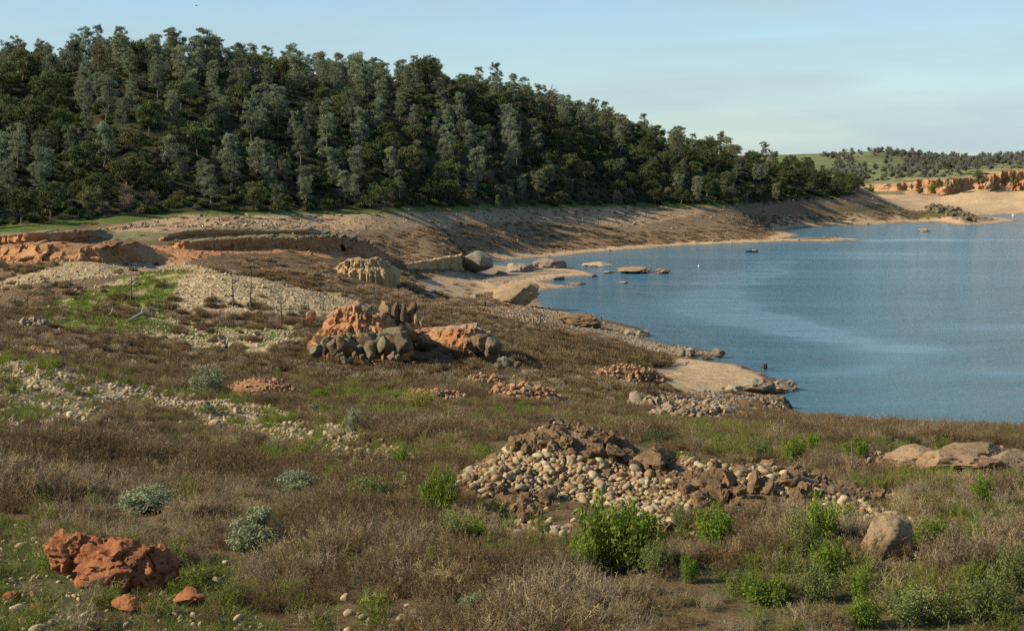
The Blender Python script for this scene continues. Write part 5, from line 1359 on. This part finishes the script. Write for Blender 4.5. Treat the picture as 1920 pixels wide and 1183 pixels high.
A_ = take(A_, inside(A_, P_GREENMOUND, 6) & (fbm(A_['u'] * 190, A_['lv'] * 170, None, 3, 44) < .15))
n = len(A_['x'])
scatter('grass', [grass_mesh(990, 'grass', 50, .3, .05, .5)], xyz(A_), rots(n), iso(RNG.uniform(.8, 1.5, n)), np.zeros(n), 'bright green grass on the gravel mound at left', None, 'grass')
# loose stones
def stones(name, Y0, Y1, dens, polys, protos, size, label, u0=-.40, u1=.44, J=10, sig=.35):
    A_ = spread(Y0, Y1, dens, u0, u1)
    k_ = np.zeros(len(A_['x']))
    for poly, v in polys: m_ = inside(A_, poly, J); k_[m_] = np.maximum(k_[m_], v)
    A_ = take(A_, (RNG.uniform(size=len(k_)) < k_) & (A_['z'] > .1))
    n = len(A_['x']); s = RNG.lognormal(math.log(size), sig, n)
    print(name, n)
    if n: scatter(name, protos, xyz(A_, .0) + np.stack([0 * s, 0 * s, s * .14], 1), rots(n, .4), iso(s, .15), RNG.integers(0, len(protos), n), label, None, 'stones')
stones('loose_stones', 60, 190, 3.4, [(P_LEFTGRAVEL, .9)], PALE, .25, 'pale stones strewn down the gravel slope at left', -.40, .0)
stones('loose_stones', 33, 80, 4.0, [(P_BOTLEFT, 1.0), (P_STONESBOT, 1.0), (P_GREENRIGHT, .12), (P_MOUNDFORE, .3)], PALE, .155, 'small pale stones in the foreground grass', -.40, .44, 14, .45)
stones('loose_stones', 60, 170, 1.2, [(P_MIDGREEN, .25), (P_RUBBLE, 1), ([(560, 800), (760, 830), (830, 900), (700, 890), (560, 850)], .9), ([(1200, 800), (1500, 800), (1900, 830), (1900, 850), (1500, 850)], .35)], RUST, .24, 'tan stones between the weeds', -.40, .44)
stones('loose_stones', 120, 560, .9, [(P_SHORE, .9), (P_RUBBLE, .9), (P_SHINGLE, .25)], GREY, .42, 'grey shingle along the shore', -.1, .2)
stones('loose_stones', 200, 350, 1.0, [(P_LOWGRAVEL, .6), (P_MOUNDGRAVEL, .45), (P_BACKGRAVEL, .35), (P_GREENMOUND, .12)], PALE, .36, 'pale stones on the gravel mounds at left', -.36, -.05)
stones('loose_stones', 170, 420, .35, [([(640, 640), (900, 600), (960, 600), (1050, 625), (1100, 660), (900, 690), (700, 690)], .35), ([(840, 570), (1000, 580), (1060, 620), (900, 610)], .9), (P_ORANGE, .8)], RUST, .5, 'rusty stones in the brush around the mesa', -.36, .08)
stones('loose_stones', 420, 1150, .05, [(P_TAN, .9), (P_SLOPE, .25)], GREY, 1.0, 'scattered stones on the bare slope under the wood', -.3, .3, 5)
for i, (a, b_, sz) in enumerate([(140, 1090, 13), (22, 1088, 13), (166, 1150, 14), (330, 1152, 16), (115, 1160, 13), (210, 1125, 10), (200, 1165, 10), (362, 1172, 10), (340, 1100, 16), (388, 1078, 12), (365, 1090, 9), (240, 1168, 10), (218, 1176, 10), (310, 1110, 12), (60, 1095, 11), (440, 1100, 10), (8, 1005, 12)]):
    X, Y, Z = hit(a, b_); s = sz / (F / Y)
    lab = {140: 'round white stone against the front of the orange boulder', 22: 'white stone near the left edge, left of the orange boulder', 330: 'largest pale stone below the round orange rock', 340: 'flat pale stone between the orange boulder and the round orange rock', 166: 'round white stone left of the low orange rock'}.get(a)
    tag(link('pale_stone', PALE[i % 6], None, (X, Y, Z + s * .2), (RNG.normal() * .2, RNG.normal() * .2, RNG.uniform(0, 6)), (s, s, s * 1.2)), lab or 'pale rounded stone lying in the grass at lower left', 'stone', None if lab else 'pale stones in the lower left grass')

# ------------------------------------------------------------------ dead snags and driftwood
def snag(px, py, top, label, group=None, branches=2, lean=0.0, fork=False, w=.16, mat='deadwood', ymin=60):
    X, Y, Z = hit(px, py, ymin); s = F / Y; h = (py - top) / s
    r = np.random.default_rng(int(px * 7 + py))
    w = min(w, .045 + .022 * h)
    t = thing('dead_snag', (X, Y, Z), label, 'snag', group)
    tip = np.array([lean * h, r.normal() * .1, h])
    link('trunk', mesh_np('trunk', *tube([(0, 0, -.3), tip * .35 + r.normal(size=3) * .05 * h * .3, tip * .7 + r.normal(size=3) * .03 * h, tip], [w, w * .8, w * .6, w * .3], 6), M[mat]), t)
    for i in range(branches):
        k_ = r.uniform(.25, .8); an = r.choice([0, math.pi]) + r.normal() * .5; L = h * r.uniform(.15, .4) * (1.4 if fork else 1)
        p0 = tip * k_
        p1 = p0 + np.array([math.cos(an) * L * .5, math.sin(an) * L * .5, L * .35]); p2 = p0 + np.array([math.cos(an) * L * .7, math.sin(an) * L * .6, L])
        link('branch', mesh_np('branch', *tube([p0, p1, p2], [w * .55, w * .4, w * .15], 5), M[mat]), t)
    return t
SN = [(437, 575, 516, 'tall thin snag with a dark top on the gravel mound, left one of two', 2, 0, False), (470, 580, 514, 'tall thin snag on the gravel mound, topped by a dark bird', 1, .02, False), (479, 578, 552, 'short snag just right of the bird snag', 0, .03, False), (246, 568, 514, 'branched snag standing on the green mound', 5, 0, True), (298, 584, 544, 'bare pole on the right side of the green mound', 1, -.05, False),
      (528, 612, 550, 'forked snag at the right end of the low gravel', 4, 0, True), (88, 530, 512, 'tiny snag in front of the far pale gravel', 0, 0, False), (131, 545, 512, 'thin snag left of the green mound', 0, 0, False), (52, 584, 548, 'pale forked stump at the left edge of the green mound', 3, 0, True), (568, 604, 570, 'leftmost thin snag of the group beside the mesa', 1, -.1, False), (576, 598, 562, 'second thin snag of the group beside the mesa', 1, .05, False),
      (600, 582, 556, 'left of two short poles above the mesa', 0, 0, False), (606, 582, 552, 'right of two short poles above the mesa', 0, .03, False), (625, 572, 550, 'short pole at the foot of the gravel slope above the mesa', 0, 0, False), (1132, 760, 716, 'lone crooked snag in the brush near the beach', 0, .1, False), (1012, 632, 586, 'forked snag in the brush above the shore', 4, 0, True), (938, 606, 578, 'thin snag beside the shingle below the big boulder', 0, 0, False),
      (796, 600, 562, 'snag standing behind the rock pillars', 1, .02, False), (545, 486, 470, 'thin pole below the fluted bank', 0, 0, False), (1597, 870, 820, 'thin dead stem left of the pinkish outcrop', 0, 0, False), (640, 588, 568, 'thin pole on the gravel above the mesa', 0, 0, False)]
for (a, b_, tp, lab, nb, ln, fk) in SN: snag(a, b_, tp, lab, None, nb, ln, fk, .20 if b_ < 650 else .07)
for (a, b_, lab) in ((468.5, 513, 'dark bird perched on top of a thin snag'), (431, 516, 'dark bird on the left tall snag')):
    Xs, Ys, Zs = hit(470 if a > 450 else 437, 580 if a > 450 else 575, 60)
    X, Y, Z = [float(v) for v in at(a + 1.5, b_, Ys)]
    bd = thing('bird', (X, Y, Z), lab, 'bird')
    V, Fc = ico(2); V = V * [.16, .18, .34]; V[:, 2] += .25; V[:, 0] += V[:, 2] * .15
    link('body', mesh_np('body', V, Fc, plain_mat('feathers', (.03, .028, .025))), bd)
    V, Fc = ico(2); link('head', mesh_np('head', V * [.13, .11, .11] + [-.02, 0, .62], Fc, bpy.data.materials['feathers']), bd)
    link('tail', mesh_np('tail', *tube([(.08, 0, .05), (.16, 0, -.3)], [.09, .05], 5), bpy.data.materials['feathers']), bd)
def log(p1, p2, w, label):
    A0, B0 = np.array(hit(*p1, 60)), np.array(hit(*p2, 60))
    r = np.random.default_rng(int(p1[0]))
    mid = (A0 + B0) / 2 + r.normal(size=3) * .1
    z0 = w * .8
    pth = [A0 - A0 + [0, 0, z0], mid - A0 + [0, 0, z0 + .1], B0 - A0 + [0, 0, z0]]
    t = thing('driftwood_log', tuple(A0), label, 'log')
    link('trunk', mesh_np('trunk', *tube(pth, [w, w * .85, w * .5], 7), M['driftwood']), t)
    d = (B0 - A0) * .25
    link('branch', mesh_np('branch', *tube([mid - A0 + [0, 0, z0], mid - A0 + d * .3 + [0, 0, .6], mid - A0 + d * .6 + [0, 0, 1.1]], [w * .4, w * .3, w * .1], 5), M['driftwood']), t)
log((240, 604), (284, 582), .17, 'bleached log lying on the green mound')
log((247, 539), (260, 532), .20, 'short white log near the top of the green mound')
log((1262, 686), (1292, 680), .14, 'dark driftwood stick lying on the sandy beach')
log((205, 594), (214, 588), .14, 'stub of pale wood in the brush on the green mound')
# stump standing in the water
X, Y = [float(v) for v in on_water(1433, 692)]
st = thing('tree_stump', (X, Y, 0), 'dark tree stump standing in the water off the beach', 'stump')
r = np.random.default_rng(3)
tb, tf = tube([(0, 0, -.6), (0, 0, .1), (.03, 0, .6), (.02, 0, 1.0)], [.62, .55, .50, .46], 14)
an = np.arctan2(tb[:, 1], tb[:, 0]); tb[:, :2] *= (1 + .16 * np.sin(an * 5) + .1 * np.sin(an * 9 + 1))[:, None]
tb[-15:-1, 2] += r.uniform(-.1, .25, 14)
link('trunk', mesh_np('trunk', tb, tf, plain_mat('wet_wood', (.035, .028, .022), .6)), st)
for q_ in (0.6, 2.6, 4.4):
    link('root', mesh_np('root', *tube([(math.cos(q_) * .3, math.sin(q_) * .3, .25), (math.cos(q_) * .7, math.sin(q_) * .7, .0), (math.cos(q_) * 1.1, math.sin(q_) * 1.1, -.5)], [.2, .15, .06], 6), bpy.data.materials['wet_wood']), st)
X, Y = [float(v) for v in on_water(1126, 600)]
rock('stump_rock', 1126, 601, 5, 9, 'dark_rock', 'small dark post-like stump on the shingle by the brown hump', 'stump', seed=930, depth=.8)

# ------------------------------------------------------------------ fishing boat with one standing angler
X, Y = [float(v) for v in on_water(1409, 473)]
bt = thing('fishing_boat', (X, Y, 0), 'small dark fishing boat with an outboard motor on the lake', 'boat')
hull_m = plain_mat('boat_hull', (.02, .024, .028), .35); white_m = plain_mat('boat_white', (.75, .75, .73), .5); blk = plain_mat('boat_black', (.015, .015, .017), .4)
secs = []
for t in np.linspace(0, 1, 12):
    xx = -2.7 + 5.4 * t                      # bow on the left
    bw_ = 1.05 * (1 - (1 - min(t / .55, 1)) ** 2.2) ** .8 + .02
    zt = .62 + .22 * (1 - t) ** 2; zk = -.25 + .35 * (1 - min(t / .3, 1)) ** 2
    secs.append([(xx, -bw_, zt), (xx, -bw_ * .92, zt * .45), (xx, -bw_ * .55, zk + .08), (xx, 0, zk), (xx, bw_ * .55, zk + .08), (xx, bw_ * .92, zt * .45), (xx, bw_, zt), (xx, bw_ * .86, zt - .02), (xx, bw_ * .8, .34), (xx, -bw_ * .8, .34), (xx, -bw_ * .86, zt - .02)])
secs = np.array(secs); k1 = secs.shape[1]
fq = [(i * k1 + j, i * k1 + (j + 1) % k1, (i + 1) * k1 + (j + 1) % k1, (i + 1) * k1 + j) for i in range(11) for j in range(k1)]
tr = 11 * k1
fq += [(tr, tr + 1, tr + 9, tr + 10), (tr + 1, tr + 2, tr + 3, tr + 9), (tr + 3, tr + 4, tr + 8, tr + 9), (tr + 4, tr + 5, tr + 8, tr + 8), (tr + 5, tr + 6, tr + 7, tr + 8)]
link('hull', mesh_np('hull', secs.reshape(-1, 3), [f for f in fq], hull_m, None, False), bt)
def boxv(sx, sy, sz, c, bev=.06):
    bm = bmesh.new(); bmesh.ops.create_cube(bm, size=1.0)
    for v in bm.verts: v.co = Vector((v.co.x * sx + c[0], v.co.y * sy + c[1], v.co.z * sz + c[2]))
    bmesh.ops.bevel(bm, geom=bm.edges[:], offset=bev, segments=2, affect='EDGES')
    me = bpy.data.meshes.new('box'); bm.to_mesh(me); bm.free(); return me
def boat_part(nm, me, mt, par=None):
    me.materials.append(mt); return link(nm, me, par or bt)
for xx in (.35, 1.35):
    se = boat_part('seat', boxv(.55, .5, .14, (xx, 0, .78)), white_m)
    boat_part('backrest', boxv(.14, .5, .5, (xx + .25, 0, 1.05)), white_m, se)
    boat_part('pedestal', boxv(.12, .12, .4, (xx, 0, .52), .03), blk, se)
boat_part('console', boxv(.35, .7, .75, (-.25, 0, .68)), blk)
boat_part('front_deck', boxv(1.5, 1.2, .1, (-1.6, 0, .56), .02), plain_mat('boat_deck', (.10, .10, .10), .9))
mo = boat_part('outboard_motor', boxv(.42, .36, .62, (2.75, 0, .98), .1), blk)
boat_part('motor_leg', boxv(.16, .12, 1.0, (2.8, 0, .3), .03), blk, mo)
boat_part('gunwale_trim', boxv(4.2, .05, .05, (.5, -1.02, .66), .02), plain_mat('trim', (.3, .3, .3), .4))
# angler on the front deck: one skinned body
def skin_person(name, loc, joints, bones, radii, mat, rotz=0):
    me = bpy.data.meshes.new(name); me.from_pydata(joints, bones, [])
    o = link(name, me, None, loc, (0, 0, rotz))
    sk = o.modifiers.new('skin', 'SKIN'); me.skin_vertices.new() if not me.skin_vertices else None
    for i, rr in enumerate(radii):
        me.skin_vertices[0].data[i].radius = rr if isinstance(rr, tuple) else (rr, rr)
    me.skin_vertices[0].data[0].use_root = True
    ss = o.modifiers.new('sub', 'SUBSURF'); ss.levels = 2; ss.render_levels = 2
    me.materials.append(mat)
    return o
m, n, l, out = new_mat('angler_clothes')
b = n.new('ShaderNodeBsdfPrincipled'); b.inputs['Roughness'].default_value = .85
se_ = n.new('ShaderNodeSeparateXYZ'); l.new(n.new('ShaderNodeTexCoord').outputs['Object'], se_.inputs[0])
mm = n.new('ShaderNodeMath'); mm.operation = 'DIVIDE'; mm.inputs[1].default_value = 2.0; l.new(se_.outputs['Z'], mm.inputs[0])
rc = ramp(n, l, mm.outputs[0], [(0.0, (.03, .028, .025)), (.045, (.22, .21, .17)), (.46, (.30, .30, .25)), (.735, (.35, .22, .15)), (.83, (.03, .022, .016))]); rc.color_ramp.interpolation = 'CONSTANT'
l.new(rc.outputs['Color'], b.inputs['Base Color']); l.new(b.outputs['BSDF'], out.inputs['Surface'])
J = [(0, 0, .92), (0, 0, 1.15), (0, 0, 1.38), (0, -.01, 1.50), (0, -.02, 1.62), (.0, -.01, 1.74), (.10, 0, .86), (.12, -.02, .48), (.13, .02, .08), (.13, -.12, .03), (-.10, 0, .86), (-.13, -.04, .48), (-.14, 0, .08), (-.14, -.14, .03),
     (.19, 0, 1.40), (.27, -.05, 1.15), (.18, -.28, 1.08), (.14, -.36, 1.10), (-.19, 0, 1.40), (-.27, -.06, 1.15), (-.16, -.28, 1.05), (-.12, -.37, 1.08)]
Bn = [(0, 1), (1, 2), (2, 3), (3, 4), (4, 5), (0, 6), (6, 7), (7, 8), (8, 9), (0, 10), (10, 11), (11, 12), (12, 13), (2, 14), (14, 15), (15, 16), (16, 17), (2, 18), (18, 19), (19, 20), (20, 21)]
Rd = [(.16, .11), (.15, .10), (.17, .10), .055, (.085, .10), (.07, .085), .085, .065, .05, .04, .085, .065, .05, .04, .065, .05, .04, .035, .065, .05, .04, .035]
an_ = skin_person('person', (X - 1.75, Y, .62), J, Bn, Rd, M.setdefault('angler', m))
tag(an_, 'person in pale clothes standing at the front of the boat', 'person')
hat = tube([(0, 0, 0), (0, 0, .02), (0, 0, .03), (0, 0, .12)], [.17, .17, .105, .085], 12)
link('cap', mesh_np('cap', *hat, plain_mat('cap_cloth', (.04, .045, .05), .9)), an_, (0, -.02, 1.73))
rod = thing('fishing_rod', (X - 1.62, Y - .36, 1.7), 'thin fishing rod held by the standing angler', 'fishing rod')
link('blank', mesh_np('blank', *tube([(0, 0, -.1), (-.5, -.3, .7), (-1.0, -.6, 1.5)], [.018, .012, .005], 5), blk), rod)
link('reel', mesh_np('reel', *[q * 1 if i else q * .05 for i, q in enumerate(ico(2))], blk), rod)
# white floats far out and a bird in the sky
for (a, b_, sz, lab) in ((1900, 405, .9, 'tiny white float on the far water near the right edge'), (1310, 499, .35, 'tiny white bird-like speck floating near the bay')):
    X2, Y2 = [float(v) for v in on_water(a, b_)]
    fl = thing('white_float', (X2, Y2, 0), lab, 'float')
    V, Fc = ico(2); link('body', mesh_np('body', V * [sz, sz * .7, sz * .7] + [0, 0, sz * .35], Fc, white_m), fl)
    link('top', mesh_np('top', *tube([(0, 0, sz * .8), (0, 0, sz * 1.5)], [sz * .25, sz * .15], 8), white_m), fl)
X2, Y2, Z2 = [float(v) for v in at(368, 11, 420)]
bd = thing('flying_bird', (X2, Y2, Z2), 'tiny dark bird flying high in the sky at upper left', 'bird')
V, Fc = ico(2); fm = bpy.data.materials['feathers']
link('body', mesh_np('body', V * [.28, .10, .09], Fc, fm), bd)
for s_ in (-1, 1):
    wv_ = np.array([(-.10, 0, .03), (.14, 0, .03), (.10, s_ * .35, .16), (-.06, s_ * .35, .17), (.04, s_ * .7, .10), (-.02, s_ * .7, .11)])
    link('wing', mesh_np('wing', np.concatenate([wv_, wv_ - [0, 0, .02]]), [(0, 1, 2, 3), (3, 2, 4, 5), (6, 9, 8, 7), (9, 11, 10, 8), (0, 3, 9, 6), (1, 7, 8, 2), (3, 5, 11, 9), (2, 8, 10, 4)], fm), bd)
